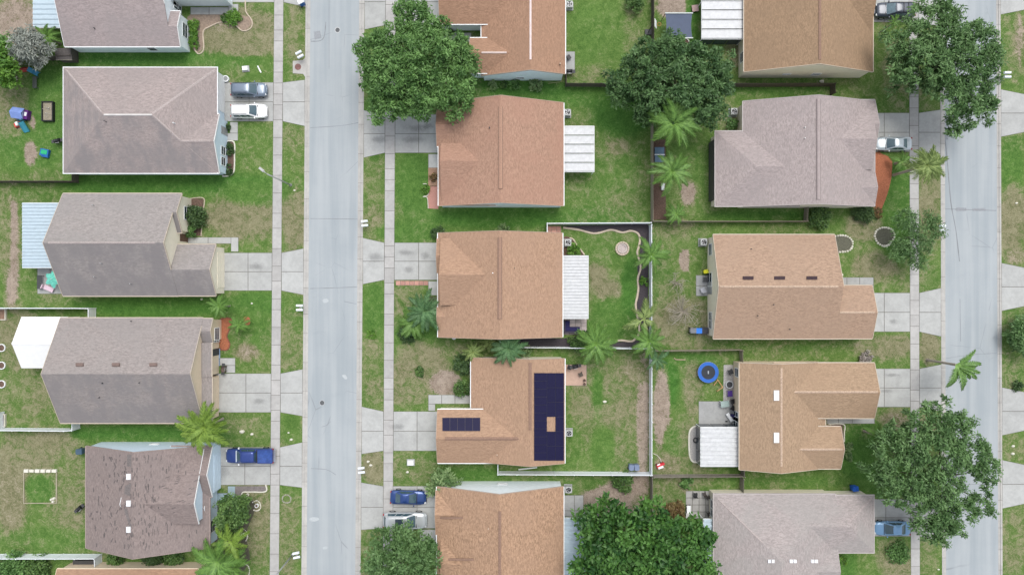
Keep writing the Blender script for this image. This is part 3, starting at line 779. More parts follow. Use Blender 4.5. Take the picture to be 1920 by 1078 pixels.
# ================================================================ houses
WIN_FR = WHITE
TRIMT = M('tan_trim', (.50,.43,.345), .7, var=.06)
TRIME = M('brown_trim', (.30,.24,.22), .7, var=.06)
RAKE = M('tan_rake_board', (.40,.30,.235), .7, var=.08)
MUTED = M('muted_mauve_trim', (.42,.385,.37), .7, var=.08)
class House:
    def __init__(self, label, px, py, roofm, wallm, trim=WHITE, gut=True):
        x, y, _ = W(px, py, G)
        self.t = thing('house', label, 'house', x, y)
        self.roof, self.wall = MB(), MB()
        self.roofm, self.wallm, self.trim, self.gut = roofm, wallm, trim, gut
        self.w = []; self.rake = RAKE if trim is WHITE and roofm in (R_G,R_H,R_I,R_J,R_K) else trim
    def wing(self, x0, y0, x1, y1, axis, pitch=.42, ze=3.0, ridge=None, zr=None, hip0=False, hip1=False, walls=True, gut=True, rk=None, rkm=None):
        """Roof outline in pixels at eave height ze. axis = ridge direction. ridge: pixel of an off-centre ridge
        (the eave on the shorter side then sits higher). hip0 / hip1: hipped at the low / high pixel end."""
        k = len(self.w)
        A = W(x0, y1, ze); B = W(x1, y0, ze)                 # world: X grows right, Y grows up
        X0, Y0, X1, Y1 = A[0]+.012*k, A[1]+.012*k, B[0]-.012*k, B[1]-.012*k
        if axis == 'x':
            u0, u1, v0, v1 = X0, X1, Y0, Y1; hA, hB = hip0, hip1
            mp = lambda u, v, z: (u, v, z)
            rv = (v0+v1)/2 if ridge is None else W(0, ridge, ze)[1]
        else:
            u0, u1, v0, v1 = Y0, Y1, X0, X1; hA, hB = hip1, hip0   # low u = bottom of picture
            mp = lambda u, v, z: (v, u, z)
            rv = (v0+v1)/2 if ridge is None else W(ridge, 0, ze)[0]
        w0, w1 = rv-v0, v1-rv
        if zr is None: zr = ze+pitch*max(w0, w1)
        zr -= .016*k
        z0, z1 = zr-pitch*w0, zr-pitch*w1                     # eave heights either side
        ra = u0+(w0+w1)/2 if hA else u0
        rb = u1-(w0+w1)/2 if hB else u1
        t = .16
        top = [mp(u0,v0,z0), mp(u1,v0,z0), mp(u1,v1,z1), mp(u0,v1,z1), mp(ra,rv,zr), mp(rb,rv,zr)]
        bot = [(p[0],p[1],p[2]-t) for p in top]
        b = len(self.roof.v)
        fs = [(0,1,5,4),(2,3,4,5),(6,10,11,7),(8,11,10,9),(0,6,7,1),(2,8,9,3)]
        if hA: fs += [(3,0,4),(9,10,6),(3,9,6,0)]
        else: fs += [(0,4,10,6),(4,3,9,10)]
        if hB: fs += [(1,2,5),(7,11,8),(1,7,8,2)]
        else: fs += [(1,7,11,5),(5,11,8,2)]
        self.roof.add(top+bot, fs)
        wd = dict(u0=u0,u1=u1,v0=v0,v1=v1,rv=rv,zr=zr,pitch=pitch,axis=axis,hA=hA,hB=hB,z0=z0,z1=z1,ra=ra,rb=rb,mp=mp)
        # walls
        ie, ig = .27+.011*k, .12+.011*k
        a0 = u0+(ie if hA else ig); a1 = u1-(ie if hB else ig); b0 = v0+ie; b1 = v1-ie
        wd['wall'] = (a0, a1, b0, b1)
        if walls:
            zu = lambda v: zr-pitch*abs(v-rv)-t-.01
            if hA or hB:
                zz = min(z0, z1)-t+.12
                prof = [(b0,G-.05),(b1,G-.05),(b1,zz),(b0,zz)]
            else:
                prof = [(b0,G-.05),(b1,G-.05),(b1,zu(b1)),(rv,zu(rv)),(b0,zu(b0))]
            n = len(prof)
            vs_ = [mp(a0,v,z) for v,z in prof]+[mp(a1,v,z) for v,z in prof]
            self.wall.add(vs_, [tuple(range(n)), tuple(range(2*n-1,n-1,-1))]+[(i,n+i,n+(i+1)%n,(i+1)%n) for i in range(n)])
        # gutters along the eaves, rake boards up the gables
        if self.gut and gut:
            g = .09
            for (va, vb, z) in ((v0-g, v0+.01, z0), (v1-.01, v1+g, z1)):
                p, q = mp(u0, va, z-.13), mp(u1, vb, z+.005)
                MB().box(*p, *q).build('gutter', self.trim, self.t)
            for u, s, h in ((u0, -1, hA), (u1, 1, hB)):
                if h:
                    p, q = mp(u, v0-g, z0-.13), mp(u+s*g, v1+g, z0+.005)
                    MB().box(*p, *q).build('gutter', self.trim, self.t)
        for u, s, h in ((u0, -1, hA), (u1, 1, hB)):
            X_, Y_ = mp(u, rv, 0)[:2]
            inside = any((o['u0'] < (X_ if o['axis'] == 'x' else Y_) < o['u1']) and (o['v0'] < (Y_ if o['axis'] == 'x' else X_) < o['v1']) for o in self.w)
            if not h and (rkm is not None or not inside):
                ua, ub = u-.0*s, u+.05*s
                for hi, (va, za, vb, zb) in enumerate(((v0, z0, rv, zr), (rv, zr, v1, z1))):
                    f = (rk or {}).get((0 if s < 0 else 1, hi), 1.0)      # share of the rake left free by a lower wing
                    if f <= 0: continue
                    if hi == 0: va, za = vb+(va-vb)*f, zb+(za-zb)*f
                    else: vb, zb = va+(vb-va)*f, za+(zb-za)*f
                    tp = [mp(ua,va,za+.03), mp(ub,va,za+.03), mp(ub,vb,zb+.03), mp(ua,vb,zb+.03)]
                    bt = [(p[0],p[1],p[2]-.24) for p in tp]
                    rb_ = MB().solid(tp, bt)
                    rb_.build('rake_board', rkm or (self.rake if gut else self.roofm), self.t)
        self.w.append(wd)
        return wd
    def z(self, x, y):
        best = 0
        for w in self.w:
            u, v = (x, y) if w['axis'] == 'x' else (y, x)
            if not (w['u0']-.3 <= u <= w['u1']+.3 and w['v0']-.3 <= v <= w['v1']+.3): continue
            z = w['zr']-w['pitch']*abs(v-w['rv'])
            if w['hA']: z = min(z, w['z0']+w['pitch']*(u-w['u0']))
            if w['hB']: z = min(z, w['z0']+w['pitch']*(w['u1']-u))
            best = max(best, z)
        return best or 2.7
    def at(self, px, py):
        z = 4.0
        for _ in range(14):
            x, y, _z = W(px, py, z); z = .5*z+.5*self.z(x, y)
        return Vector((x, y, z))
    def plate(self, mb, pts, off, th):
        P = [self.at(*p) for p in pts][::-1]
        n = (P[1]-P[0]).cross(P[2]-P[0]).normalized()
        if n.z < 0: n = -n
        mb.solid([tuple(p+n*(off+th)) for p in P], [tuple(p+n*off) for p in P])
        return mb
    def on_roof(self, name, rect, mat, off=.0, th=.1, label=None):
        mb = MB(); self.plate(mb, R4(*rect), off, th)
        o = mb.build(name, mat, self.t)
        if label: tag(o, label)
        return o
    def cap(self, w, mat, a=None, b=None, wd=.28, h=.05, name='ridge_cap'):
        """Cap or vent strip along a ridge; a, b: pixel limits along it."""
        u0, u1 = w['ra']+.1, w['rb']-.1
        k = FPX/(CAM_H-w['zr'])
        if a is not None:
            if w['axis'] == 'x': u0, u1 = (a-960)/k, (b-960)/k
            else: u0, u1 = -(b-539)/k, -(a-539)/k
        mp, rv, zr, p = w['mp'], w['rv'], w['zr'], w['pitch']
        tp = []; rows = []
        for u in (u0, u1):
            rows.append([mp(u,rv-wd,zr-p*wd-.02), mp(u,rv-wd,zr-p*wd+h), mp(u,rv,zr+h), mp(u,rv+wd,zr-p*wd+h), mp(u,rv+wd,zr-p*wd-.02)])
        mb = MB().grid(rows, True); mb.f += [(0,1,2,3,4),(9,8,7,6,5)]
        return mb.build(name, mat, self.t)
    def hipcap(self, p0, p1, mat, wd=.13, name='hip_cap'):
        """Line of cap shingles from pixel p0 to p1 following the roof."""
        A, B = self.at(*p0), self.at(*p1)
        n = max(3, int((B-A).length/.5)); rows = []
        d = (B-A); d.z = 0; d.normalize(); s = Vector((-d.y, d.x, 0))
        for i in range(n+1):
            q = A.lerp(B, i/n)
            r = []
            for k in (-1, 0, 1):
                c = q+s*wd*k; r.append((c.x, c.y, self.z(c.x, c.y)+(.045 if k == 0 else .012)))
            rows.append(r)
        return MB().grid(rows).build(name, mat, self.t)
    def window(self, w, side, p, width=1.0, z0=.9, z1=2.1, door=False, mat=None):
        """side of the picture the wall faces: L R T B; p: pixel along that wall."""
        a0, a1, b0, b1 = w['wall']
        if w['axis'] == 'x': X0, X1, Y0, Y1 = a0, a1, b0, b1
        else: X0, X1, Y0, Y1 = b0, b1, a0, a1
        zm = (z0+z1)/2
        def bx(mb, c, hw, za, zb, d0, d1):
            if side == 'R': mb.box(X1+d0, c-hw, za, X1+d1, c+hw, zb)
            elif side == 'L': mb.box(X0-d1, c-hw, za, X0-d0, c+hw, zb)
            elif side == 'T': mb.box(c-hw, Y1+d0, za, c+hw, Y1+d1, zb)
            else: mb.box(c-hw, Y0-d1, za, c+hw, Y0-d0, zb)
        c = W(0, p, zm)[1] if side in 'LR' else W(p, 0, zm)[0]
        if door:
            mb = MB(); bx(mb, c, width/2, z0, z1, .003, .035)
            o = mb.build('garage_door' if width > 2 else 'door', mat or WHITE, self.t)
            n = 4; h = (z1-z0)/n
            for i in range(n):
                mb = MB(); bx(mb, c, width/2-.06, z0+i*h+.03, z0+(i+1)*h-.03, .036, .055)
                mb.build('panel', mat or WHITE, o)
            return o
        mb = MB(); f = .09
        bx(mb, c, width/2+f, z0-f, z0, .003, .06); bx(mb, c, width/2+f, z1, z1+f, .003, .06)
        for s in (-1, 1): bx(mb, c+s*(width/2+f/2), f/2, z0, z1, .003, .06)
        bx(mb, c, width/2, zm-.02, zm+.02, .012, .05)
        o = mb.build('window', WIN_FR, self.t)
        for za, zb in ((z0, zm-.02), (zm+.02, z1)):
            mb = MB(); bx(mb, c, width/2, za, zb, .004, .025); mb.build('pane', DGLASS, o)
        return o
    def pipe(self, px, py, r=.06, h=.3, mat=None):
        p = self.at(px, py)
        MB().cyl(p.x, p.y, p.z-.1, p.z+h, r, n=8).build('vent_pipe', mat or DGREY, self.t)
    def done(self):
        self.wall.build('wall', self.wallm, self.t)
        self.roof.build('roof', self.roofm, self.t)

# shingle colours
PINKG = (0.355, 0.285, 0.265)
ALG = (0.205, 0.190, 0.190)
R_A = roof_mat('shingle_pinkish', (0.315,0.266,0.258), (0.285,0.252,0.247), ALG, (-.2,-1), .25)
R_B = roof_mat('shingle_pinkish_algae', (0.302,0.257,0.244), (0.255,0.225,0.216), ALG, (-.8,-1), .85)
R_C = roof_mat('shingle_taupe_algae', (0.275,0.251,0.239), (0.246,0.233,0.225), ALG, (-.1,-1), .85)
R_D = roof_mat('shingle_taupe_algae_streaked', (0.273,0.243,0.230), (0.252,0.234,0.225), ALG, (-.1,-1), .8)
R_E = roof_mat('shingle_brown_worn', (0.235,0.191,0.178), (0.216,0.181,0.172))
R_F = roof_mat('shingle_orange_brown', (0.328,0.205,0.136), (0.303,0.197,0.136))
R_G = roof_mat('shingle_orange_tan', (0.324,0.198,0.132), (0.287,0.180,0.122))
R_H = roof_mat('shingle_orange_tan_pinkish', (0.344,0.214,0.154), (0.336,0.196,0.142))
R_I = roof_mat('shingle_tan', (0.353,0.228,0.154), (0.332,0.218,0.152))
R_J = roof_mat('shingle_light_tan', (0.353,0.231,0.156), (0.324,0.214,0.143))
R_K = roof_mat('shingle_tan_wavy', (0.357,0.230,0.150), (0.328,0.215,0.146), grain=1.5)
R_L = roof_mat('shingle_brown_tan', (0.285,0.195,0.124), (0.251,0.174,0.113))
R_M = roof_mat('shingle_mauve', (0.328,0.281,0.270), (0.292,0.256,0.249))
R_N = roof_mat('shingle_peach', (0.343,0.238,0.170), (0.329,0.234,0.170))
R_O = roof_mat('shingle_golden_tan', (0.328,0.232,0.154), (0.308,0.215,0.143))
R_P = roof_mat('shingle_mauve_grey', (0.328,0.290,0.278), (0.292,0.281,0.266))
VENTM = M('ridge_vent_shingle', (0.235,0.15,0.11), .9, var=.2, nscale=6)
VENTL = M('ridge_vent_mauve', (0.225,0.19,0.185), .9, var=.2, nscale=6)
CAPL = M('pale_ridge_cap', (0.60,0.50,0.46), .85, var=.12, nscale=6)
CAPT = M('tan_hip_cap', (0.43,0.32,0.24), .9, var=.35, nscale=7)
CAPP = M('pinkish_hip_cap', (0.345,0.30,0.285), .9, var=.25, nscale=7)
SKY_D = M('dark_skylight', (0.05,0.033,0.038), .6, spec=.1)
SKY_W = M('white_skylight_dome', (0.76,0.77,0.78), .3, var=.04)
VENTB = M('brown_box_vent', (0.16,0.115,0.10), .7)

# top left: pinkish gable house
h = House('pinkish shingle house cut by the top left edge with a stepped gable front', 230, 0, R_A, PGREY)
h.wing(121,-118,321,88,'x',.37,rk={(1,0):.32}); w2 = h.wing(270,21,338,88,'x',.37); w3 = h.wing(290,-112,421,-1,'x',.37)
h.window(w2,'R',58,1.7); h.window(h.w[0],'R',5,1.0); h.window(h.w[0],'R',14,.8,.2,2.1); h.window(h.w[0],'B',285,1.0)
h.window(w3,'R',-50,4.8,.1,2.2,door=True)
h.pipe(178,54); h.done()

# hipped house with the two SUVs
h = House('large hipped shingle house with white gutters and a pale ridge line', 260, 227, R_B, PBLUE)
w1 = h.wing(119,127,407,325,'x',.42,hip0=True,hip1=True); w2 = h.wing(300,214,411,325,'x',.42)
h.cap(w1, M('pale_ridge_metal',(.56,.54,.52),.6), wd=.10); h.cap(w2, CAPP, 338, 394, wd=.14)
h.hipcap((123,131),(190,211),CAPP); h.hipcap((286,213),(404,131),CAPP,.16); h.hipcap((285,215),(338,264),CAPP)
h.window(w2,'R',283,1.0); h.window(w2,'R',303,1.0); h.window(w1,'R',175,4.8,.1,2.2,door=True); h.window(w2,'R',246,1.0,.15,2.1,door=True,mat=GREY)
h.pipe(328,232,.07,.5,WHITE); h.pipe(200,229,.05,.6); h.done()

# cream gable house with stepped front
h = House('taupe gable house with a dark stained lower slope and cream front walls', 250, 459, R_C, CREAM, TRIMT)
w1 = h.wing(118,363,334,555,'x',.57,rk={(1,0):.5,(1,1):.6}); w2 = h.wing(290,363,341,437,'x',.57); w3 = h.wing(280,458,405,555,'x',.57)
h.cap(w1, CAPP, 90, 290, wd=.12)
h.window(w2,'R',400,1.6); h.window(w3,'R',507,4.6,.1,2.2,door=True,mat=CREAM); h.window(w1,'R',446,1.0,.15,2.3,door=True,mat=M('brown_door',(.12,.07,.05)))
for p in ((177,385),(192,494),(180,519),(247,532)): h.pipe(*p, .05, .5, GALV)
h.done()

# house with white patio roof
h = House('taupe gable house with three small roof vents and a streaked grey lower slope', 250, 695, R_D, TAN, TRIMT)
w1 = h.wing(113,596,381,793,'x',.53,rk={(1,0):.95,(1,1):.85}); w2 = h.wing(345,597,399,643,'x',.5)
w3 = h.wing(364,642,397,707,'y',.32); w4 = h.wing(362,706,398,790,'y',.32, ze=2.85)
for px in (150,218,288): h.on_roof('box_vent', (px-7,681,px+7,687), VENTB, .0, .16)
h.window(w2,'R',626,1.5); h.window(w3,'R',660,.9,.15,2.1,door=True,mat=DGREY); h.window(w4,'R',740,4.6,.1,2.2,door=True,mat=TAN)
for p in ((247,602),(193,718),(262,717),(187,745)): h.pipe(*p)
h.done()

# brown worn roof, pale blue walls
h = House('pale blue house with a brown worn roof that has lost many shingles', 285, 935, R_E, PBLUE, TRIME)
w1 = h.wing(161,836,393,1027,'y',.44)
w2 = h.wing(250,838,384,974,'x',.44,ridge=931,zr=w1['zr']-.5,gut=False,rkm=WHITE)
w3 = h.wing(320,836,398,932,'x',.5,rkm=WHITE); w4 = h.wing(345,925,388,974,'x',.5,ze=2.6,gut=False,rkm=WHITE)
for py in (893,943,992): h.on_roof('skylight', (238.5,py-5.5,245.5,py+5.5), SKY_W, .0, .14)
h.window(w3,'R',884,4.8,.1,2.2,door=True,mat=PBLUE); h.window(w1,'R',985,1.5); h.window(w1,'T',290,1.0,1.2,1.7)
mb = MB(); rs = random.Random(3)
for _ in range(250):
    px = rs.gauss(262, 45) if rs.random() < .75 else rs.uniform(170, 380); py = rs.uniform(850, 1025)
    if not (168 < px < 372): continue
    L = rs.uniform(3, 10); s = rs.choice((-.5, 0, 0, 0, .4)) if px < 255 else 0
    if px > 300 and 890 < py < 970:
        pts = [(px,py),(px+L,py-L*.3),(px+L,py-L*.3+1.5),(px,py+1.5)]
    else:
        wd_ = rs.uniform(.9, 2.2); pts = [(px,py),(px+wd_,py),(px+wd_+L*s,py+L),(px+L*s,py+L)]
    try: h.plate(mb, pts, .004, .012)
    except Exception: pass
o = mb.build('missing_shingles', M('bare_roof_felt', (.125,.108,.105), .9, var=.3, nscale=6), h.t); tag(o, kind='stuff')
mb = MB()
h.plate(mb, [(239,852),(247,852),(246,875),(238,873)], .006, .012); h.plate(mb, [(235,910),(246,905),(244,930),(233,925)], .006, .012); h.plate(mb, [(233,955),(238,952),(246,985),(243,988)], .006, .012)
mb.build('exposed_felt', M('grey_roof_felt', (.165,.145,.14), .9, var=.3, nscale=6), h.t)
h.done()

h = House('orange brown roofed house at the bottom left edge', 240, 1150, R_F, TAN, TAN)
h.wing(107,1066,372,1262,'x',.42); h.done()

# middle column
h = House('orange tan house with a courtyard notch and white ridge lines behind the street oak', 960, 30, R_G, PGREY)
w1 = h.wing(902,-100,1060,139,'y',.38,ze=3.3,ridge=994,zr=5.05)
w2 = h.wing(824,-92,1000,46,'x',.38); w3 = h.wing(881,71,990,138,'x',.5)
h.cap(w1, M('pinkish_white_cap',(.66,.55,.53),.8), -60, 112, wd=.12); h.cap(w3, CAPL, 903, 950, wd=.1)
h.window(w1,'B',975,1.0,1.0,1.6); h.window(w3,'B',910,1.0); h.pipe(1050,121,.1,.4,CAPT); h.done()

h = House('orange tan gable house with a white five panel patio roof', 940, 288, R_H, PBLUE)
w1 = h.wing(822,193,1057,386,'y',.42); w2 = h.wing(819,200,890,275,'x',.45)
w3 = h.wing(828,272,930,386,'x',.42,ridge=308,zr=w1['zr']-1.1,gut=False)
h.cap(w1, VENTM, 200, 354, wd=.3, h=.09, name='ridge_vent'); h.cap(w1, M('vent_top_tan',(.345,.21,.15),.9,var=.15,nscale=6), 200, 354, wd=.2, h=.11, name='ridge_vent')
h.window(w1,'B',924,1.0,1.6,2.2); h.pipe(918,240,.07,.3); h.done()

h = House('middle tan gable house with a white patio roof and a winding edged lawn', 938, 534, R_I, CREAM)
w1 = h.wing(821,437,1055,632,'y',.42)
w2 = h.wing(827,447,940,572,'x',.42,ridge=516,zr=w1['zr']-.75,gut=False); w3 = h.wing(819,446,865,514,'x',.42); w4 = h.wing(819,573,870,614,'x',.35)
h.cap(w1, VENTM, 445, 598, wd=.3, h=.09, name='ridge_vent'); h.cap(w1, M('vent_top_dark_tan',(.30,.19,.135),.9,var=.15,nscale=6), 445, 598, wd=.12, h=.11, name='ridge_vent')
h.pipe(924,512,.07,.3,WHITE); h.pipe(965,503,.05,.2); h.done()

h = House('tan house with dark blue solar panels and an entry walk notch', 960, 772, R_J, CREAM)
w1 = h.wing(882,672,1059,868,'y',.33,ze=3.4,ridge=993.5,zr=4.95); w2 = h.wing(820,767,985,868,'x',.42)
h.cap(w1, VENTM, 680, 806, wd=.2, h=.08, name='ridge_vent'); h.cap(w2, VENTM, 834, 978, wd=.2, h=.08, name='ridge_vent')
h.pipe(932,852,.1,.2,CAPT); h.done()
SOLARH = h

h = House('wavy tan shingle house at the bottom with a white gable wall towards the street yard', 938, 1010, R_K, PGREY)
w1 = h.wing(819,912,1057,1130,'y',.42); w2 = h.wing(817,918,868,1003,'x',.36); w3 = h.wing(826,1004,890,1096,'x',.42,ze=3.1)
h.cap(w1, VENTM, 958, 1100, wd=.18, h=.09, name='ridge_vent'); h.on_roof('ridge_vent', (841,1046,888,1050), VENTM, .01, .06); h.on_roof('ridge_vent', (825,968,868,972), VENTM, .0, .05)
h.window(w1,'T',942,1.2,1.2,1.7); h.pipe(916,990,.1,.2,CAPT); h.done()

# right column
h = House('brown tan gable house at the top right with a cream gable wall', 1515, 30, R_L, CREAM, TRIMT)
w1 = h.wing(1395,-70,1637,135,'y',.39); w2 = h.wing(1560,-40,1632,68,'x',.39,ridge=5,zr=w1['zr']-1.6,gut=False)
h.cap(w1, VENTM, -40, 112, wd=.16, h=.08, name='ridge_vent')
h.window(w1,'B',1475,.9,1.5,1.9); h.window(w1,'B',1530,1.0,1.3,2.0); h.window(w1,'L',108,1.2); h.window(w1,'R',85,1.4); h.done()

h = House('mauve shingle house beside the red mulch bed with a leaning palm in front', 1500, 285, R_M, CREAM, MUTED)
w1 = h.wing(1393,190,1640,387,'y',.33); w2 = h.wing(1341,246,1500,387,'x',.33,hip0=True)
w3 = h.wing(1550,187,1641,286,'x',.33); w4 = h.wing(1545,205,1632,320,'x',.33,ridge=266,zr=w1['zr']-1.0,gut=False); w5 = h.wing(1560,319,1641,386,'x',.33)
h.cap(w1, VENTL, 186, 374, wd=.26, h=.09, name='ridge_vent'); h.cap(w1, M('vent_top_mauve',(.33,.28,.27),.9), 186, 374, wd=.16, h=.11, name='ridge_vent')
for p in ((1508,240),(1508,260)): h.pipe(*p, .06, .3, GALV)
x0, y0, _ = W(1338, 374, 2.3); x1, y1, _ = W(1347, 262, 2.3)
MB().box(x0, y0, G, x1, y1, 2.3).build('screen_porch_wall', DGREY, h.t)
h.done()

h = House('peach tan gable house with three dark skylights on the upper slope', 1450, 537, R_N, CREAM, TRIMT)
w1 = h.wing(1337,440,1565,635,'x',.37,rk={(1,0):0}); w2 = h.wing(1490,535,1636,635,'x',.36)
for px in (1402.5,1461.5,1522): h.on_roof('skylight', (px-10,518.5,px+10,524.5), SKY_D, .0, .1)
h.cap(w1, CAPT, 1350, 1572, wd=.13, h=.03); h.cap(w2, CAPT, 1575, 1640, wd=.13, h=.03)
h.window(w1,'L',468,1.4); h.window(w1,'L',524,1.7,.1,2.1); h.window(w1,'L',540,1.6,.1,2.1,door=True,mat=GREY); h.window(w1,'L',593,1.0); h.window(w1,'L',608,1.0)
for p in ((1408,467),(1450,571),(1420,592),(1480,617)): h.pipe(*p)
h.done()

h = House('golden tan house with two white skylights beside the ridge and a front notch', 1490, 780, R_O, TAN, TRIMT)
w1 = h.wing(1386,680,1552,880,'y',.37,ze=3.2,ridge=1455,zr=5.0); w2 = h.wing(1450,680,1640,784,'x',.37); w3 = h.wing(1450,799,1577,879,'x',.37)
for py in (741,820): h.on_roof('skylight', (1451,py-9.5,1461,py+9.5), SKY_W, .0, .14)
h.cap(w1, CAPT, 690, 874, wd=.13, h=.03); h.cap(w2, CAPT, 1470, 1646, wd=.13, h=.03); h.cap(w3, CAPT, 1486, 1580, wd=.13, h=.03)
h.window(w1,'L',698,1.0); h.window(w1,'L',780,1.2,.2,2.0); h.window(w1,'L',790,1.2,.2,2.0); h.done()

h = House('mauve grey hipped house at the bottom right with three pairs of white roof vents', 1480, 1020, R_P, CREAM, MUTED)
w1 = h.wing(1338,926,1566,1172,'y',.31,hip0=True); w2 = h.wing(1440,928,1639,1036,'x',.31,hip1=True); w3 = h.wing(1500,1022,1570,1110,'x',.3)
for px in (1446,1486,1526):
    for s in (-3.4, 3.4): h.on_roof('box_vent', (px+s-2.6,1048,px+s+2.6,1054), SKY_W, .0, .16)
h.hipcap((1345,934),(1430,1018),CAPP,.12); h.hipcap((1634,934),(1592,978),CAPP,.12)
h.window(w1,'L',945,1.0); h.window(w1,'L',962,1.0); h.done()

# ---------------------------------------------------------------- solar arrays
def solar_mat():
    m, nt, b = nodes_of('solar_cells')
    co = coords(nt)
    br = nd(nt, 'ShaderNodeTexBrick'); br.offset = 0
    br.inputs['Scale'].default_value = 1.0; br.inputs['Brick Width'].default_value = .165; br.inputs['Row Height'].default_value = .165; br.inputs['Mortar Size'].default_value = .006
    br.inputs['Color1'].default_value = (.008,.0075,.034,1); br.inputs['Color2'].default_value = (.010,.009,.040,1); br.inputs['Mortar'].default_value = (.014,.014,.042,1)
    lk(nt, co, br.inputs['Vector']); lk(nt, br.outputs['Color'], b.inputs['Base Color'])
    b.inputs['Roughness'].default_value = .5; b.inputs['Specular IOR Level'].default_value = .15
    return m
CELL = solar_mat(); FRAME = M('dark_panel_frame', (.014,.014,.035), .4)
def solar(label, rects, px, py):
    x, y, _ = W(px, py, 3)
    t = thing('solar_array', label, 'solar array', x, y, 3)
    for r in rects:
        mb = MB(); SOLARH.plate(mb, R4(r[0]+.1, r[1]+.1, r[2]-.1, r[3]-.1), .06, .04); o = mb.build('solar_panel', FRAME, t)
        mb = MB(); SOLARH.plate(mb, R4(r[0]+.5, r[1]+.5, r[2]-.5, r[3]-.5), .1, .004); mb.build('cell_sheet', CELL, o)
rr = [(1001,699+i*14.9,1025,699+(i+1)*14.9) for i in range(11)]
for c0, c1 in ((1025,1041),(1041,1057)):
    for i in range(6):
        if c0 == 1025 and i == 3: continue
        rr.append((c0,699+i*27.33,c1,699+(i+1)*27.33))
solar('tall dark blue solar array with one square gap on the right roof slope', rr, 1029, 780)
solar('small dark blue strip of solar panels above the garage', [(829.5+i*14.2,783,829.5+(i+1)*14.2,808) for i in range(5)], 865, 795)
SMAT = solar_mat

# ---------------------------------------------------------------- patio roofs
def patio_cover(label, x0, y0, x1, y1, mat, ribs, axis='y', z=2.55, panels=False, gable=False, frame=WHITE, drop=0.0):
    """Sheet-metal patio roof on posts. Ribs repeat along the picture's vertical (axis 'y')."""
    A = W(x0, y1, z); B = W(x1, y0, z)
    X0, Y0, X1, Y1 = A[0], A[1], B[0], B[1]
    t = thing('patio_cover', label, 'patio roof', (X0+X1)/2, (Y0+Y1)/2)
    n = ribs; st = (Y1-Y0)/n
    zz = lambda x: z-drop*(x-X0)/(X1-X0)
    if panels:
        for i in range(n):
            a_, b_ = Y0+i*st+.05, Y0+(i+1)*st-.05
            mb = MB()
            for p, q, h in ((a_, b_, 0), (a_, a_+.07, .05), (b_-.07, b_, .05)):
                mb.solid([(X0,p,zz(X0)+.03+h),(X1,p,zz(X1)+.03+h),(X1,q,zz(X1)+.03+h),(X0,q,zz(X0)+.03+h)], [(X0,p,zz(X0)-.03),(X1,p,zz(X1)-.03),(X1,q,zz(X1)-.03),(X0,q,zz(X0)-.03)])
            mb.build('roof_panel', mat, t)
    else:
        rows = []
        prof = []
        for i in range(n):
            y = Y0+i*st
            prof += [(y,0),(y+st*.55,0),(y+st*.62,.10),(y+st*.93,.10)]
        prof.append((Y1,0))
        for x in (X0, X1): rows.append([(x, p[0], zz(x)+p[1]) for p in prof])
        for x in (X1, X0): rows.append([(x, p[0], zz(x)+p[1]-.03) for p in prof])
        MB().grid(rows+[rows[0]]).build('roof_sheet', mat, t)
    mb = MB()
    for xa, xb in ((X0-.05, X0+.03), (X1-.03, X1+.05)): mb.box(xa, Y0-.05, zz(xa)-.16, xb, Y1+.05, zz(xa)-.035)
    for ya, yb in ((Y0-.06, Y0+.03), (Y1-.03, Y1+.06)): mb.box(X0+.04, ya, z-drop-.15, X1-.04, yb, z-drop-.04)
    mb.build('frame', frame, t)
    for x in (X0+.05, X1-.05):
        for y in (Y0+.05, (Y0+Y1)/2, Y1-.05):
            MB().box(x-.04, y-.04, G, x+.04, y+.04, zz(x)-.15).build('post', frame, t)
    return t, (X0, Y0, X1, Y1)
patio_cover('pale blue ribbed metal patio roof at the top left corner', 62, -90, 118, 52, ROOFM_B, 15)
patio_cover('pale blue ribbed metal patio roof behind the cream house', 42, 381, 128, 502, ROOFM_B, 19)
patio_cover('white patio roof of five wide panels on the orange tan house', 1058, 237, 1114, 322, ROOFM_W, 5, panels=True)
patio_cover('white finely ribbed patio roof beside the winding edged lawn', 1056, 480, 1103, 597, ROOFM_W, 20)
patio_cover('pale blue ribbed metal patio roof half under the dark broadleaf tree', 1058, 971, 1098, 1120, ROOFM_B, 17)
t, q = patio_cover('white smooth patio roof with dark screens at the top right', 1316, -70, 1394, 73, ROOFM_W, 8, panels=True)
for i in range(3):
    xa = q[0]+(q[2]-q[0])*i/3+.08; xb = q[0]+(q[2]-q[0])*(i+1)/3-.08
    MB().box(xa, q[1]+.0, .5, xb, q[1]+.025, 2.35).build('screen', DGLASS, t)
t, q = patio_cover('white striped porch roof with dark screens on the golden tan house', 1314, 801, 1388, 874, ROOFM_W, 9)
for i in range(3):
    ya = q[1]+(q[3]-q[1])*i/3+.08; yb = q[1]+(q[3]-q[1])*(i+1)/3-.08
    MB().box(q[0]-.02, ya, .4, q[0]+.005, yb, 2.36).build('screen', DGLASS, t)
for i in range(3):
    xa = q[0]+(q[2]-q[0])*i/3+.08; xb = q[0]+(q[2]-q[0])*(i+1)/3-.08
    MB().box(xa, q[3]-.005, .4, xb, q[3]+.02, 2.36).build('screen', DGLASS, t)
patio_cover('pale blue ribbed porch roof between the broadleaf tree and the mauve grey roof', 1319, 973, 1340, 1120, ROOFM_B, 14)
ROOFM_W2 = M('bright_white_roof_panel', (.78,.785,.79), .45, var=.04)
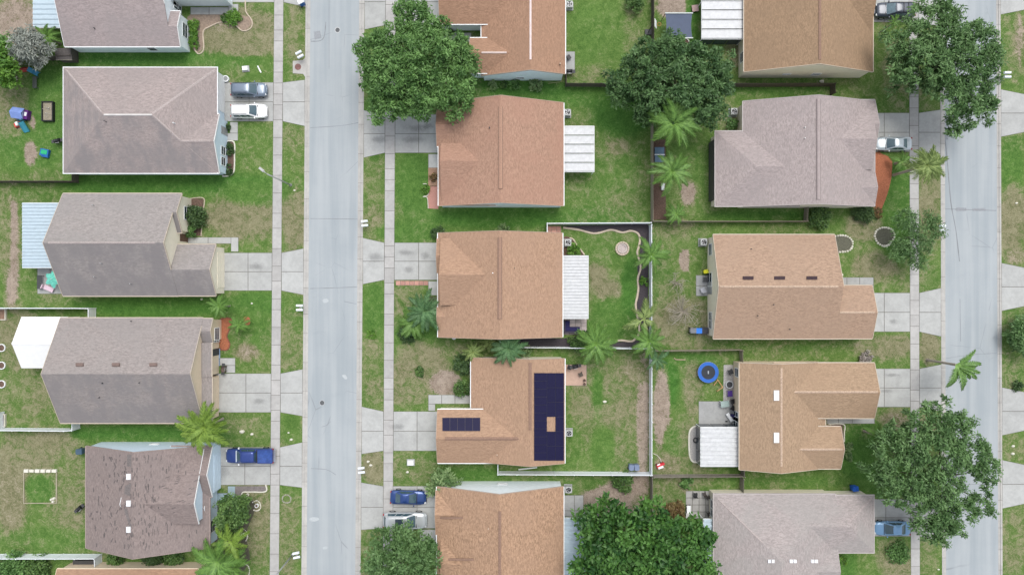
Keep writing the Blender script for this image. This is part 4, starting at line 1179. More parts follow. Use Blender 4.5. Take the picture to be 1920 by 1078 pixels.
# white gabled patio roof
A = W(41, 690, 2.5); B = W(128, 594, 2.5); ym = (A[1]+B[1])/2
t = thing('patio_cover', 'plain white gabled patio roof behind the streaked taupe house', 'patio roof', (A[0]+B[0])/2, ym)
for y0, z0, y1, z1 in ((A[1],2.5,ym-.01,4.2),(ym+.01,4.2,B[1],2.5)):
    MB().solid([(A[0],y0,z0+.08),(B[0],y0,z0+.08),(B[0],y1,z1+.08),(A[0],y1,z1+.08)], [(A[0],y0,z0),(B[0],y0,z0),(B[0],y1,z1),(A[0],y1,z1)]).build('roof_panel', ROOFM_W2, t)
MB().box(A[0],ym-.12,4.23,B[0],ym+.12,4.3).build('ridge_cap', ROOFM_W2, t)
for x in (A[0]+.1, B[0]-.1):
    for y in (A[1]+.1, B[1]-.1): MB().box(x-.05,y-.05,G,x+.05,y+.05,2.5).build('post', WHITE, t)

# ================================================================ fences
def fence(label, pts, kind='wood', h=1.75, bay=2.4, name=None):
    P = [Vector((*W(p[0], p[1], G)[:2], G)) for p in pts]
    m = {'vinyl': VINYL, 'dark': WOOD_D, 'grey': WOOD_G, 'tan': WOOD_T}[kind]
    t = thing(name or 'fence', label, 'fence', P[0].x, P[0].y)
    pw = .065 if kind == 'vinyl' else .05
    for si, (a_, b_) in enumerate(zip(P[:-1], P[1:])):
        d = b_-a_; L = d.length; n = max(1, round(L/bay)); ang = math.atan2(d.y, d.x)
        for i in range(n+1):
            if i == n and si < len(P)-2: continue
            c = a_.lerp(b_, i/n)
            mb = MB().obox(c.x, c.y, G-.1, h+.1, pw*2, pw*2, ang)
            mb.obox(c.x, c.y, h+.1, h+.15, pw*2.4, pw*2.4, ang, .5)
            mb.build('post', m, t)
        s = Vector((-math.sin(ang), math.cos(ang), 0))
        for i in range(n):
            c = a_.lerp(b_, (i+.5)/n); l = L/n-pw*2-.004
            sag = random.uniform(-.012, .012)
            if kind == 'vinyl':
                mb = MB().obox(c.x, c.y, G+.06, h-.07, l, .03, ang)
                mb.obox(c.x, c.y, h-.07, h+.02, l, .09, ang); mb.obox(c.x, c.y, G+.03, G+.15, l, .06, ang)
                mb.build('panel', m, t)
            else:
                mb = MB(); nb = max(4, int(l/.14))
                for k in range(nb):
                    q = c+Vector((math.cos(ang), math.sin(ang), 0))*(-l/2+(k+.5)*l/nb)
                    mb.obox(q.x, q.y, G+.03, h+random.uniform(-.03,.02), l/nb-.012, .022, ang+sag)
                mb.build('panel', m, t)
                for z in (G+.3, h-.25):
                    q = c+s*.05
                    MB().obox(q.x, q.y, z, z+.09, l, .045, ang).build('rail', m, t)
    return t
fence('white vinyl fence along the top of the winding edged lawn', [(1025,436),(1025,421),(1216,420)], 'vinyl')
fence('white vinyl fence running down between the back yards from the fire ring lawn', [(1217,424),(1217.5,650)], 'vinyl')
fence('white vinyl fence running down the right of the dry yard behind the solar house', [(1217.5,656),(1217.5,884)], 'vinyl')
fence('white vinyl fence at the foot of the winding edged lawn', [(938,634),(938,649),(1215,652)], 'vinyl')
fence('white vinyl fence below the dry yard behind the solar house', [(934,866),(934,883),(1215,884.5)], 'vinyl')
fence('white vinyl fence above the white gabled patio roof at the left edge', [(-60,577),(166,577.5),(180,578),(180,600)], 'vinyl')
fence('white vinyl fence below the streaked taupe house at the left edge', [(8,772),(9,802),(135,803),(150,802),(150,786)], 'vinyl')
fence('white vinyl fence below the brown worn roof at the left edge', [(-60,1038),(191,1038),(192,1062)], 'vinyl')
fence('dark wooden fence between the pinkish and the hipped house at the left', [(-60,113),(100,114),(147,113),(147,95)], 'dark', 1.85)
fence('dark wooden fence with a gate below the hipped house at the left edge', [(-60,343),(132,343),(148,343),(148,322)], 'dark', 1.6)
fence('dark weathered fence between the two top back yards beside the basketball hoop', [(1221,-60),(1221,163)], 'dark', 1.85)
fence('dark weathered fence below the bright green top lawn', [(1060,140),(1060,163),(1221,164)], 'dark', 1.7)
fence('dark wooden fence above the mauve house roof under the oak', [(1224,164),(1556,163),(1556,180)], 'dark', 1.7)
fence('tan wooden fence between the bright lawn and the palm strip', [(1220,168),(1220,416)], 'tan', 1.7)
fence('tan wooden fence from the vinyl corner to the mauve house', [(1222,417),(1506,417),(1508,388)], 'tan', 1.5)
fence('tan wooden fence between the bare tree yard and the trampoline yard', [(1222,657),(1386,655),(1387,680)], 'tan', 1.5)
fence('grey weathered fence with rails below the screened porch', [(1222,889),(1389,888),(1389,872)], 'grey', 1.7)
fence('short grey fence from the porch yard to the mauve grey house', [(1387,892),(1387,926)], 'grey', 1.7)
fence('grey weathered fence running down beside the broadleaf tree', [(1219,889),(1219,1100)], 'grey', 1.7)

# ================================================================ vehicles
def paint(name, col, metal=.35, rough=.3): return M(name, col, rough, metal, var=.03, spec=.5, coat=.6)
HEADL = M('headlamp_lens', (.55,.57,.58), .15, spec=.6)
TAILL = M('tail_lamp_lens', (.30,.02,.02), .2, spec=.5)
CARGL = M('car_glass', (.045,.085,.105), .1, spec=.8, var=.2, nscale=1)
CGLL = M('car_glass_pale', (.10,.16,.19), .12, spec=.8, var=.3, nscale=1)
RIM = M('alloy_rim', (.45,.46,.47), .3, metal=.8)
CARS = {
 'suv': dict(st=[(-2.35,.70,.45,.86),(-2.29,.84,.36,1.0),(-1.9,.91,.3,1.07),(-.5,.93,.28,1.06),(.9,.93,.28,1.05),(1.15,.925,.28,1.04),(1.75,.89,.3,.99),(2.12,.82,.34,.9),(2.28,.70,.4,.74),(2.34,.55,.46,.62)],
   gh=[(1.0,-2.24,1.18,.86),(1.25,-2.17,.83,.80),(1.5,-2.06,.45,.72),(1.62,-1.96,.22,.66),(1.68,-1.75,.02,.52)], gl=(1.05,1.57), wh=(1.42,-1.42), r=.36),
 'sedan': dict(st=[(-2.32,.66,.45,.80),(-2.26,.80,.36,.92),(-1.9,.87,.3,.97),(-1.2,.90,.28,.94),(.8,.905,.26,.90),(1.1,.90,.26,.88),(1.75,.86,.28,.80),(2.12,.78,.32,.70),(2.28,.66,.38,.60),(2.33,.5,.42,.52)],
   gh=[(.86,-1.78,1.08,.81),(1.08,-1.45,.70,.74),(1.28,-1.1,.32,.66),(1.39,-.86,.06,.59),(1.44,-.68,-.12,.46)], gl=(.90,1.35), wh=(1.40,-1.38), r=.33),
}
def loft_body(st, mb):
    rows = []
    for x, hw, zb, zt in st:
        half = [(hw*.88,zb),(hw*.98,zb+.14),(hw,zb+(zt-zb)*.5),(hw*.97,zt-.10),(hw*.90,zt-.02),(hw*.5,zt+.015),(0,zt+.025)]
        rows.append([(x,y,z) for y,z in half]+[(x,-y,z) for y,z in half[-2::-1]])
    mb.grid(rows, True)
    n = len(rows[0]); k = len(mb.v)
    mb.f += [tuple(range(k-n*len(rows), k-n*len(rows)+n)), tuple(range(k-1,k-n-1,-1))]
def gh_at(gh, z):
    for a_, b_ in zip(gh[:-1], gh[1:]):
        if a_[0] <= z <= b_[0]:
            t = (z-a_[0])/(b_[0]-a_[0]); return [a_[i]+(b_[i]-a_[i])*t for i in (1,2,3)]
    return list(gh[-1][1:])
def greenhouse(gh, mb):
    rows = []
    for z, xr, xf, hw in gh:
        r = []
        cx, hl = (xr+xf)/2, (xf-xr)/2; N = 28
        for i in range(N):
            a_ = 2*math.pi*i/N; c, s = math.cos(a_), math.sin(a_); e_ = .32
            r.append((cx+hl*math.copysign(abs(c)**e_, c), hw*math.copysign(abs(s)**e_, s), z))
        rows.append(r)
    z, xr, xf, hw = gh[-1]
    rows.append([((p[0]-(xr+xf)/2)*.5+(xr+xf)/2, p[1]*.5, z+.02) for p in rows[-1]])
    mb.grid(rows, True); k = len(mb.v); mb.f.append(tuple(range(k-28, k)))
def car(name, label, px, py, kind, pm, facing=1, tilt=0.0, L=None, Wd=None, glass=None, cat='car', sunroof=False, rails=False, bars=False):
    sp = CARS[kind]; x, y, _ = W(px, py, .8)
    t = thing(name, label, cat, x, y, ZS, 'cars parked on the driveways', rot=(0 if facing > 0 else math.pi)+math.radians(tilt))
    kx = (L or 4.68)/4.68; ky = (Wd or 1.86)/1.86
    S = lambda p: (p[0]*kx, p[1]*ky, p[2])
    def fin(mb, nm, mat, par=t, smooth=False):
        mb.v = [S(p) for p in mb.v]; return mb.build(nm, mat, par, smooth, local=True)
    gl = glass or CARGL
    mb = MB(); loft_body(sp['st'], mb); body = fin(mb, 'body', pm, smooth=True)
    mb = MB(); greenhouse(sp['gh'], mb); cab = fin(mb, 'cabin', pm, smooth=True)
    z0, z1 = sp['gl']; zs = [z0+(z1-z0)*i/5 for i in range(6)]
    rw = []; rr_ = []
    for z in zs:
        xr, xf, hw = gh_at(sp['gh'], z)
        ys = [(-.86+1.72*j/8) for j in range(9)]
        cv = lambda yy: .10*abs(yy)**3
        rw.append([(xf+.018-cv(j)*1.0, j*hw*.93, z+.012) for j in ys]); rr_.append([(xr-.018+cv(j)*.7, j*hw*.92, z+.012) for j in ys])
    fin(MB().grid(rw), 'windshield', gl, smooth=True); fin(MB().grid(rr_), 'rear_window', gl, smooth=True)
    for s in (-1, 1):
        xr0, xf0, _h = gh_at(sp['gh'], z0); xr1, xf1, _h = gh_at(sp['gh'], z1-.04)
        for a_, b_ in ((.12,.40),(.43,.66),(.69,.93)) if kind == 'suv' else ((.16,.50),(.53,.90)):
            r = []
            for z in (z0+.02, (z0+z1)/2, z1-.04):
                xr, xf, hw = gh_at(sp['gh'], z); r.append([(xr+(xf-xr)*q, s*(hw+.014), z) for q in (a_, (a_+b_)/2, b_)])
            fin(MB().grid(r), 'side_window', gl)
        m = MB(); m.obox(sp['gh'][0][2]-.35, s*.99, .98 if kind == 'suv' else .9, 1.12 if kind == 'suv' else 1.03, .12, .2, 0, .85); fin(m, 'mirror', pm)
        xs = sp['st'][-3][0]
        m = MB(); m.obox(xs+.02, s*.62, .70 if kind == 'suv' else .58, .86 if kind == 'suv' else .70, .24, .26, -s*.45, .9); fin(m, 'headlight', HEADL)
        xs = sp['st'][1][0]
        m = MB(); m.obox(xs-.0, s*.70, .78, 1.0 if kind == 'suv' else .92, .14, .22, s*.2, .9); fin(m, 'tail_light', TAILL)
        for wx in sp['wh']:
            r = sp['r']; n = 18
            rows = []
            for yy, rr2 in ((.93,r*.6),(.93,r*.92),(.90,r),(.74,r),(.72,r*.9)):
                rows.append([(wx+rr2*math.cos(2*math.pi*i/n), s*yy, r+rr2*math.sin(2*math.pi*i/n)) for i in range(n)])
            ty = fin(MB().grid(rows, True), 'wheel', RUBBER)
            rim = MB(); rim.add([(wx+r*.6*math.cos(2*math.pi*i/10), s*.925, r+r*.6*math.sin(2*math.pi*i/10)) for i in range(10)], [tuple(range(10))]); fin(rim, 'rim', RIM, ty)
    gr = MB().obox(sp['st'][-1][0]-.02, 0, .5, .62, .08, .9); fin(gr, 'grille', BLACK)
    # shut lines: hood edge
    xf = sp['gh'][0][2]; zz = sp['gh'][0][0]+.04
    fin(MB().box(xf-.02, -.72, zz-.02, xf+.07, .72, zz+.012), 'cowl', BLACK)
    if kind == 'suv' or rails:
        for s in (-1, 1):
            zt = sp['gh'][-2][0]; xr, xf_ = sp['gh'][-2][1]+.15, sp['gh'][-2][2]-.2
            fin(MB().tube([(xr,s*.6,zt+.01),(xr+.1,s*.6,zt+.07),(xf_-.1,s*.6,zt+.07),(xf_,s*.6,zt+.01)], .02), 'roof_rail', BLACK)
    if sunroof:
        zt = sp['gh'][-1][0]; fin(MB().box(-.95,-.42,zt-.02,-.10,.42,zt+.028), 'sunroof', DGLASS)
    if bars:
        zt = sp['gh'][-1][0]
        for xb in (-.6,-1.15): fin(MB().box(xb-.03,-.6,zt+.04,xb+.03,.6,zt+.07), 'roof_bar', BLACK)
    return t
car('parked_suv', 'slate grey SUV with roof rails on the upper side of the top left driveway', 467.5, 169, 'suv', paint('slate_car_paint',(.15,.19,.245)), 1)
car('parked_suv', 'white SUV with a blue windscreen next to the slate grey one', 467.5, 209, 'suv', paint('white_car_paint',(.80,.80,.80),.0), 1)
car('parked_sedan', 'deep blue sedan nosed in towards the plumeria bush', 766, 932, 'sedan', paint('deep_blue_paint',(.022,.058,.20),.4), 1, -2, 4.75, 1.9)
car('parked_suv', 'silver SUV with an open black sunroof half under a street tree', 760, 975, 'suv', paint('silver_paint',(.50,.53,.54),.4), 1, 0, 5.7, 2.15, sunroof=True)
car('parked_suv', 'black SUV with a pale windscreen partly under the top right oak', 1677, 20, 'suv', paint('black_paint',(.035,.045,.065),.3), -1, 0, 5.2, 1.95, CGLL, bars=True)
car('parked_sedan', 'silver sedan beside the red mulch bed', 1675, 270, 'sedan', paint('light_silver_paint',(.40,.45,.48),.35), -1, 0, 4.7, 1.86)
car('parked_sedan', 'light blue sedan tucked under the eave of the mauve grey house', 1672, 990, 'sedan', paint('light_blue_paint',(.155,.30,.48),.3), -1, 0, 4.7, 1.9)
# pickup
def pickup(label, px, py, pm):
    x, y, _ = W(px, py, 1.0)
    t = thing('parked_pickup', label, 'pickup', x, y, ZS, 'cars parked on the driveways', rot=math.pi)
    st = [(-3.15,.88,.5,1.16),(-3.0,.95,.42,1.18),(-1.0,.96,.38,1.18),(1.0,.96,.38,1.16),(1.55,.955,.38,1.14),(2.4,.92,.4,1.10),(2.85,.86,.42,1.02),(3.05,.74,.46,.86),(3.1,.6,.52,.7)]
    mb = MB(); loft_body(st, mb); mb.build('body', pm, t, True, True)
    gh = [(1.1,-1.0,1.62,.88),(1.4,-.94,1.22,.82),(1.7,-.88,.92,.74),(1.8,-.82,.80,.68),(1.84,-.65,.62,.5)]
    mb = MB(); greenhouse(gh, mb); mb.build('cabin', pm, t, True, True)
    rows = []; rear = []
    for i in range(6):
        z = 1.16+.54*i/5; xr, xf, hw = gh_at(gh, z)
        rows.append([(xf+.02-.1*abs(q)**3, q*hw*.93, z) for q in [(-.88+1.76*j/8) for j in range(9)]]); rear.append([(xr-.02, q*hw*.85, z) for q in (-.8,-.4,0,.4,.8)])
    MB().grid(rows).build('windshield', CARGL, t, True, True); MB().grid(rear).build('rear_window', CARGL, t, False, True)
    MB().box(1.55,-.74,1.15,1.68,.74,1.19).build('cowl', M('pale_wiper_cowl',(.45,.5,.56),.4), t, local=True)
    for s in (-1, 1):
        for a_, b_ in ((.06,.44),(.48,.84)):
            r = []
            for z in (1.2,1.42,1.64):
                xr, xf, hw = gh_at(gh, z); r.append([(xr+(xf-xr)*q, s*(hw+.014), z) for q in (a_,(a_+b_)/2,b_)])
            MB().grid(r).build('side_window', CARGL, t, False, True)
        MB().obox(1.25,s*1.06,1.16,1.36,.16,.24,0,.9).build('mirror', M('chrome_mirror',(.7,.72,.74),.3), t, local=True)
        MB().obox(2.88,s*.66,.78,.96,.3,.3,-s*.4,.9).build('headlight', HEADL, t, local=True)
        MB().obox(-3.08,s*.86,.8,1.12,.16,.16,0,.9).build('tail_light', TAILL, t, local=True)
        for wx in (2.0,-2.0):
            r = .4; n = 18; rows = []
            for yy, rr2 in ((.98,r*.6),(.98,r*.92),(.95,r),(.76,r),(.74,r*.9)):
                rows.append([(wx+rr2*math.cos(2*math.pi*i/n), s*yy, r+rr2*math.sin(2*math.pi*i/n)) for i in range(n)])
            wh_ = MB().grid(rows, True).build('wheel', RUBBER, t, False, True)
            MB().add([(wx+r*.6*math.cos(2*math.pi*i/10), s*.975, r+r*.6*math.sin(2*math.pi*i/10)) for i in range(10)], [tuple(range(10))]).build('rim', RIM, wh_, False, True)
    # bed with a tarpaulin cover sagging between the rails
    MB().box(-1.14,-.86,1.17,-1.0,.86,1.22).build('bed_gap', BLACK, t, local=True)
    for s in (-1,1): MB().box(-3.05,s*.80,1.17,-1.16,s*.92,1.27).build('bed_rail', pm, t, local=True)
    MB().box(-3.12,-.8,1.1,-3.04,.8,1.27).build('tailgate', pm, t, local=True)
    rows = []
    for i in range(9):
        u = i/8; r = []
        for j in range(9):
            v = j/8; sg = .07*math.sin(math.pi*u)*math.sin(math.pi*v)
            cr = .02*abs(math.sin(6*u+4*v))
            r.append((-3.04+1.88*u, -.79+1.58*v, 1.265-sg+cr))
        rows.append(r)
    MB().grid(rows).build('bed_cover', M('blue_tarpaulin',(.032,.07,.235),.35,var=.3,nscale=2), t, True, True)
    MB().obox(3.08,0,.62,.76,.1,1.0).build('grille', BLACK, t, local=True)
    MB().obox(-3.2,0,.5,.62,.14,1.7).build('rear_bumper', GALV, t, local=True)
pickup('blue pickup truck with a covered bed on the left driveway', 468, 854, paint('blue_truck_paint',(.024,.052,.215),.35))

# ================================================================ yard things
def ac_unit(label, px, py, s=.85):
    x, y, _ = W(px, py, .9)
    t = thing('air_conditioner', label, 'air conditioner', x, y, G, 'air conditioners beside the houses')
    MB().box(x-s/2-.12,y-s/2-.12,G,x+s/2+.12,y+s/2+.12,G+.07).build('pad', CONC_G, t)
    MB().box(x-s/2,y-s/2,G+.07,x+s/2,y+s/2,.88).build('casing', M('ac_casing',(.36,.37,.36),.5), t)
    MB().ring(x,y,.88,.95,s*.41,s*.48,20).build('fan_guard', M('ac_ring',(.62,.64,.64),.45), t)
    mb = MB().cyl(x,y,.881,.886,s*.41,n=16); mb.build('fan_well', BLACK, t)
    mb = MB()
    for i in range(4):
        a_ = i*math.pi/2+random.random(); mb.solid([(x+.04*math.cos(a_),y+.04*math.sin(a_),.915),(x+s*.34*math.cos(a_-.3),y+s*.34*math.sin(a_-.3),.915),(x+s*.34*math.cos(a_+.3),y+s*.34*math.sin(a_+.3),.925)], [(x+.04*math.cos(a_),y+.04*math.sin(a_),.905),(x+s*.34*math.cos(a_-.3),y+s*.34*math.sin(a_-.3),.905),(x+s*.34*math.cos(a_+.3),y+s*.34*math.sin(a_+.3),.915)])
    mb.build('fan', GREY, t)
for lab, px, py in (('grey air conditioner beside the courtyard house at the top edge',1068,8),('grey air conditioner above the five panel patio roof',1064,211),('grey air conditioner above the finely ribbed white patio roof',1065,455),
    ('grey air conditioner beside the solar panels',1067,812),('grey air conditioner beside the wavy tan roof',1066,918),('grey air conditioner at the upper corner of the mauve house',1377,209),('grey air conditioner at the upper corner of the peach tan house',1320,454)):
    ac_unit(lab, px, py)

def bin_(label, px, py, body, lid, ang=0, name='wheelie_bin', s=1.0):
    x, y, _ = W(px, py, 1.0)
    t = thing(name, label, 'bin', x, y, G, rot=ang)
    MB().obox(0,0,.08,1.0*s,.62*s,.56*s,0,1.1).build('body', body, t, local=True)
    mb = MB().obox(0,0,1.0*s,1.07*s,.72*s,.66*s,0,.93); mb.box(-.42*s,-.2*s,.95*s,-.34*s,.2*s,1.0*s); mb.build('lid', lid, t, local=True)
    for sd in (-1,1): MB().tube([(-.3*s,sd*.3*s,.1),(-.3*s,sd*.36*s,.1)],.1,10).build('wheel', RUBBER, t, local=True)
BLU = M('blue_plastic',(.02,.11,.50),.4); DBL = M('dark_blue_plastic',(.055,.095,.14),.5); GBL = M('grey_blue_plastic',(.16,.20,.30),.5); GRN = M('green_plastic',(.02,.36,.16),.5)
bin_('blue lidded bin on the grass by the mauve grey house', 1604, 916, BLU, BLU, .1)
bin_('grey blue bin at the corner of the dry yard, left of a pair', 1184, 876, GBL, GBL, 1.5)
bin_('grey blue bin at the corner of the dry yard, right of a pair', 1194, 876, GBL, GBL, 1.6)
bin_('dark blue bin beside the brown worn roof house', 150, 846, DBL, DBL, .05, s=1.1)
bin_('blue bin standing at the kerb at the top edge', 564, 3, M('mid_blue_plastic',(.03,.12,.38),.4), WHITE, .5)
bin_('blue bin of the pair against the peach tan house', 1310, 620, M('bright_blue_plastic',(.02,.17,.62),.4), M('bright_blue_plastic',(.02,.17,.62),.4), 0, s=1.1)
bin_('grey bin of the pair against the peach tan house', 1299.5, 619.5, DGREY, M('grey_plastic_lid',(.16,.17,.19),.5), 0, s=1.1)
MB().box(*W(1316.5,626,.9)[:2],G,*W(1328,614,.9)[:2],.85).build('storage_box', M('dark_box_plastic',(.05,.05,.06),.6), label='dark storage box between the blue bin and the peach tan house wall', cat='box')
bin_('yellow crate beside the back patio of the peach tan house', 1325, 509, M('yellow_plastic',(.70,.68,.03),.5), M('yellow_plastic',(.70,.68,.03),.5), .2, 'yellow_crate', .75)

def mailbox(label, px, py, ang=0.0, pair=True):
    x, y, _ = W(px, py, 1.1)
    t = thing('mailbox', label, 'mailbox', x, y, G, 'white mailboxes along the kerbs', rot=ang)
    MB().box(-.05,-.05,0,.05,.05,.95).build('post', WHITE, t, local=True)
    MB().box(-.06,-.40,.90,.06,.40,.975).build('crossbar', WOOD_G, t, local=True)
    for yy in ((-.28,.28) if pair else (0,)):
        rows = []
        for xx in (-.42,.42):
            rows.append([(xx,yy-.15,.98),(xx,yy-.15,1.12)]+[(xx,yy+.15*math.cos(a_),1.12+.13*math.sin(a_)) for a_ in (2.6,2.1,1.57,1.05,.5)]+[(xx,yy+.15,1.12),(xx,yy+.15,.98)])
        mb = MB().grid(rows, True); n = len(rows[0]); mb.f += [tuple(range(n)), tuple(range(2*n-1,n-1,-1))]
        mb.build('box', VINYL, t, local=True)
mailbox('twin white mailbox beside the storm drain', 562, 103, .5)
mailbox('twin white mailbox at the left kerb opposite the middle house driveway', 562, 577)
mailbox('twin white mailbox at the kerb above the middle house driveway', 684, 419, .1)
mailbox('twin white mailbox at the kerb below the solar house driveway', 678, 881, .1)
mailbox('twin white mailbox on the far verge of the right street near the top', 1888, 141)
mailbox('twin white mailbox at the kerb beside the drooping sparse tree', 1766, 428)
mailbox('twin dark and white mailbox by the lamp post at the bottom', 556, 1040, .2)

def street_light(label, bx, by, arm, h=8.6):
    x, y, _ = W(bx, by, G)
    t = thing('street_light', label, 'street light', x, y)
    MB().cyl(x,y,G,G+.25,.2,.16,12).build('base', CONC_G, t)
    MB().tube([(x,y,G+.2),(x,y,h*.5),(x,y,h)],[.11,.09,.07],10).build('pole', GALV, t, True)
    ax, ay = arm
    P = [(x,y,h-.1),(x+ax*.3,y+ay*.3,h+.25),(x+ax*.8,y+ay*.8,h+.4)]
    MB().tube(P,.045,8).build('arm', GALV, t)
    MB().obox(x+ax,y+ay,h+.33,h+.45,.75,.3,math.atan2(ay,ax),.8).build('lamp_head', M('lamp_housing',(.42,.42,.41),.5), t)
street_light('tall street light pole rising from the left verge beside the sidewalk', 545, 347, (-.6,.5))
street_light('street light pole beside the sidewalk at the bottom edge', 549, 1039, (.6,.5))

# utility boxes
for lab, px, py, s, ang in (('pale utility box on the lawn above the slate grey SUV',460,129,.75,.1),('white utility box in the lawn below the solar house driveway',770,867,.85,0)):
    x, y, _ = W(px, py, .3)
    t = thing('utility_box', lab, 'utility box', x, y, rot=ang)
    MB().obox(0,0,0,.10,s+.2,s*.8+.2).build('pad', CONC_G, t, local=True)
    MB().obox(0,0,.10,.40,s,s*.75,0,.92).build('cabinet', WHITE, t, local=True)
x, y, _ = W(487, 131); MB().obox(x,y,G,G+.08,1.0,.16,-1.1).build('white_board', WHITE, label='short white board lying on the lawn by the utility box', cat='board')

# satellite dish on the middle house
x, y, _ = W(852, 629, 3.0)
t = thing('satellite_dish', 'grey satellite dish at the lower eave of the middle tan house', 'satellite dish', x, y, 2.7)
MB().tube([(x,y,2.5),(x,y,3.0),(x-.05,y-.1,3.15)],.035,8).build('mast', GALV, t)
rows = []
for r in (0.02,.15,.28,.38):
    rows.append([(x-.05+r*math.cos(a_*math.pi/8)*.9, y-.1+r*math.sin(a_*math.pi/8)*1.1, 3.1+r*r*.9+.35*r*math.cos(a_*math.pi/8-.8)) for a_ in range(16)])
mb = MB().grid(rows, True); mb.f.append(tuple(range(16))); mb.build('reflector', M('dish_grey',(.48,.50,.52),.4), t, True)
MB().tube([(x-.05,y-.1,3.1),(x+.3,y-.1,3.5)],.02,6).build('feed_arm', GALV, t)

# trampoline
x, y, _ = W(1328, 698, .75)
t = thing('trampoline', 'round trampoline with a bright blue pad in the green back yard', 'trampoline', x, y)
N = 8; pts = lambda r, ph=.2: [(x+r*math.cos(ph+2*math.pi*i/N), y+r*math.sin(ph+2*math.pi*i/N)) for i in range(N)]
MB().cyl(x,y,.72,.735,.95,n=24).build('mat', M('trampoline_mat',(.035,.04,.05),.8), t)
MB().box(x-.06,y-.2,.736,x+.08,y+.2,.742).build('mat_label', M('mat_label_grey',(.35,.38,.42),.6), t)
MB().ring(x,y,.70,.78,.92,1.36,24).build('pad', M('blue_pad',(.02,.11,.42),.5,var=.1), t)
MB().ring(x,y,.64,.69,1.30,1.38,24).build('frame', GALV, t)
for i in range(6):
    a_ = .3+i*math.pi/3; MB().tube([(x+1.3*math.cos(a_),y+1.3*math.sin(a_),.66),(x+1.36*math.cos(a_),y+1.36*math.sin(a_),G)],.03,6).build('leg', GALV, t)
# wooden frame and small items by the trampoline
x, y, _ = W(1348, 722, .6)
t = thing('play_frame', 'bent orange timber frame standing between the trampoline and the gravel', 'timber frame', x, y)
q = [W(*p) for p in ((1339,722,.5),(1346,712,.5),(1355,726,.5),(1345,733,.5))]
for a_, b_ in zip(q[:-1], q[1:]): MB().tube([a_, b_], .06, 4).build('beam', WOOD_O, t)
for p in q: MB().tube([(p[0],p[1],G),p], .05, 4).build('leg', WOOD_O, t)
for lab, pp in (('bent pale timber lying in the top of the trampoline yard',[(1264,671),(1267,674),(1285,674.5)]),):
    MB().tube([W(a_,b_,.2) for a_,b_ in pp], .08, 4).build('timber', M('pale_timber',(.42,.34,.23),.8), label=lab, cat='timber')

# shade canopy
A = W(1247.5, 72, 2.5); B = W(1298, 25.5, 2.5)
x, y = (A[0]+B[0])/2, (A[1]+B[1])/2
t = thing('shade_canopy', 'square slate blue shade canopy with white bars beside the oak', 'canopy', x, y)
rows = []
for i in range(9):
    r = []
    for j in range(9):
        u, v = i/8, j/8
        pinch = .12*math.sin(math.pi*v)*(2*u-1)
        r.append((A[0]+(B[0]-A[0])*u-pinch*1.2, A[1]+(B[1]-A[1])*v, 2.5-.12*math.sin(math.pi*u)*math.sin(math.pi*v)))
    rows.append(r)
MB().grid(rows).build('canopy', M('slate_canvas',(.085,.105,.155),.8,var=.06), t, True)
for yy in (A[1], B[1]): MB().box(A[0]-.05,yy-.06,2.48,B[0]+.08,yy+.06,2.6).build('bar', M('pale_bar',(.5,.54,.52),.5), t)
for xx in (A[0]+.03,B[0]-.03):
    for yy in (A[1],B[1]): MB().tube([(xx,yy,G),(xx,yy,2.5)],.045,8).build('post', BLACK, t)
# basketball hoop
x, y, _ = W(1231, 46, 3.0)
t = thing('basketball_hoop', 'white basketball backboard beside the dark top fence', 'basketball hoop', x-.8, y)
MB().tube([(x-.5,y,G),(x-.5,y,2.6),(x-.1,y,3.1)],.06,8).build('pole', DGREY, t)
MB().obox(x-.5,y,G,.4,.9,.7).build('base', DGREY, t)
rows = []
for dz, dx in ((-.4,.0),(.4,-.35)):
    rows.append([(x+dx,y-.5,3.15+dz),(x+dx,y+.5,3.15+dz),(x+dx+.05,y+.5,3.17+dz),(x+dx+.05,y-.5,3.17+dz)])
mb = MB().grid(rows, True); mb.f += [(0,1,2,3),(7,6,5,4)]; mb.build('backboard', WHITE, t)
MB().ring(x+.35,y,2.98,3.01,.21,.24,16).build('rim', M('orange_rim',(.5,.14,.04),.5), t)
# round planter by the canopy
x, y, _ = W(1284, 81, .4)
t = thing('round_planter', 'round white rimmed planter below the slate canopy', 'planter', x, y)
MB().ring(x,y,G,.5,.5,.62,20).build('wall', M('planter_ring',(.55,.53,.49),.8), t); MB().cyl(x,y,G,.4,.5,n=16).build('soil', MULCH_D, t)
x, y, _ = W(1303, 17, .3); t = thing('low_stool', 'faded pink square stool beside the white top patio roof', 'stool', x, y)
MB().obox(x,y,.42,.5,.85,.85,.1).build('seat', M('faded_pink',(.45,.32,.30),.8), t)
for a_, b_ in ((-1,-1),(-1,1),(1,-1),(1,1)): MB().box(x+a_*.33-.04,y+b_*.33-.04,G,x+a_*.33+.04,y+b_*.33+.04,.42).build('leg', WOOD_G, t)

# fire ring
x, y, _ = W(1167, 466, .3)
t = thing('fire_ring', 'round stone fire ring on the green back lawn', 'fire ring', x, y)
for k, (ri, ro, zt) in enumerate(((.72,.92,.34),)):
    for i in range(16):
        a0, a1 = 2*math.pi*i/16+.02, 2*math.pi*(i+1)/16-.02
        MB().ring(x,y,G,zt+random.uniform(-.02,.02),ri,ro,3,a0,a1).build('stone', STONE_T, t)
MB().ring(x,y,G,.30,.52,.6,24).build('inner_ring', M('pale_metal_ring',(.55,.50,.46),.6), t)
MB().cyl(x,y,G,.16,.72,n=20).build('ash_bed', M('pale_ash',(.42,.36,.34),.95,var=.25,nscale=8), t)

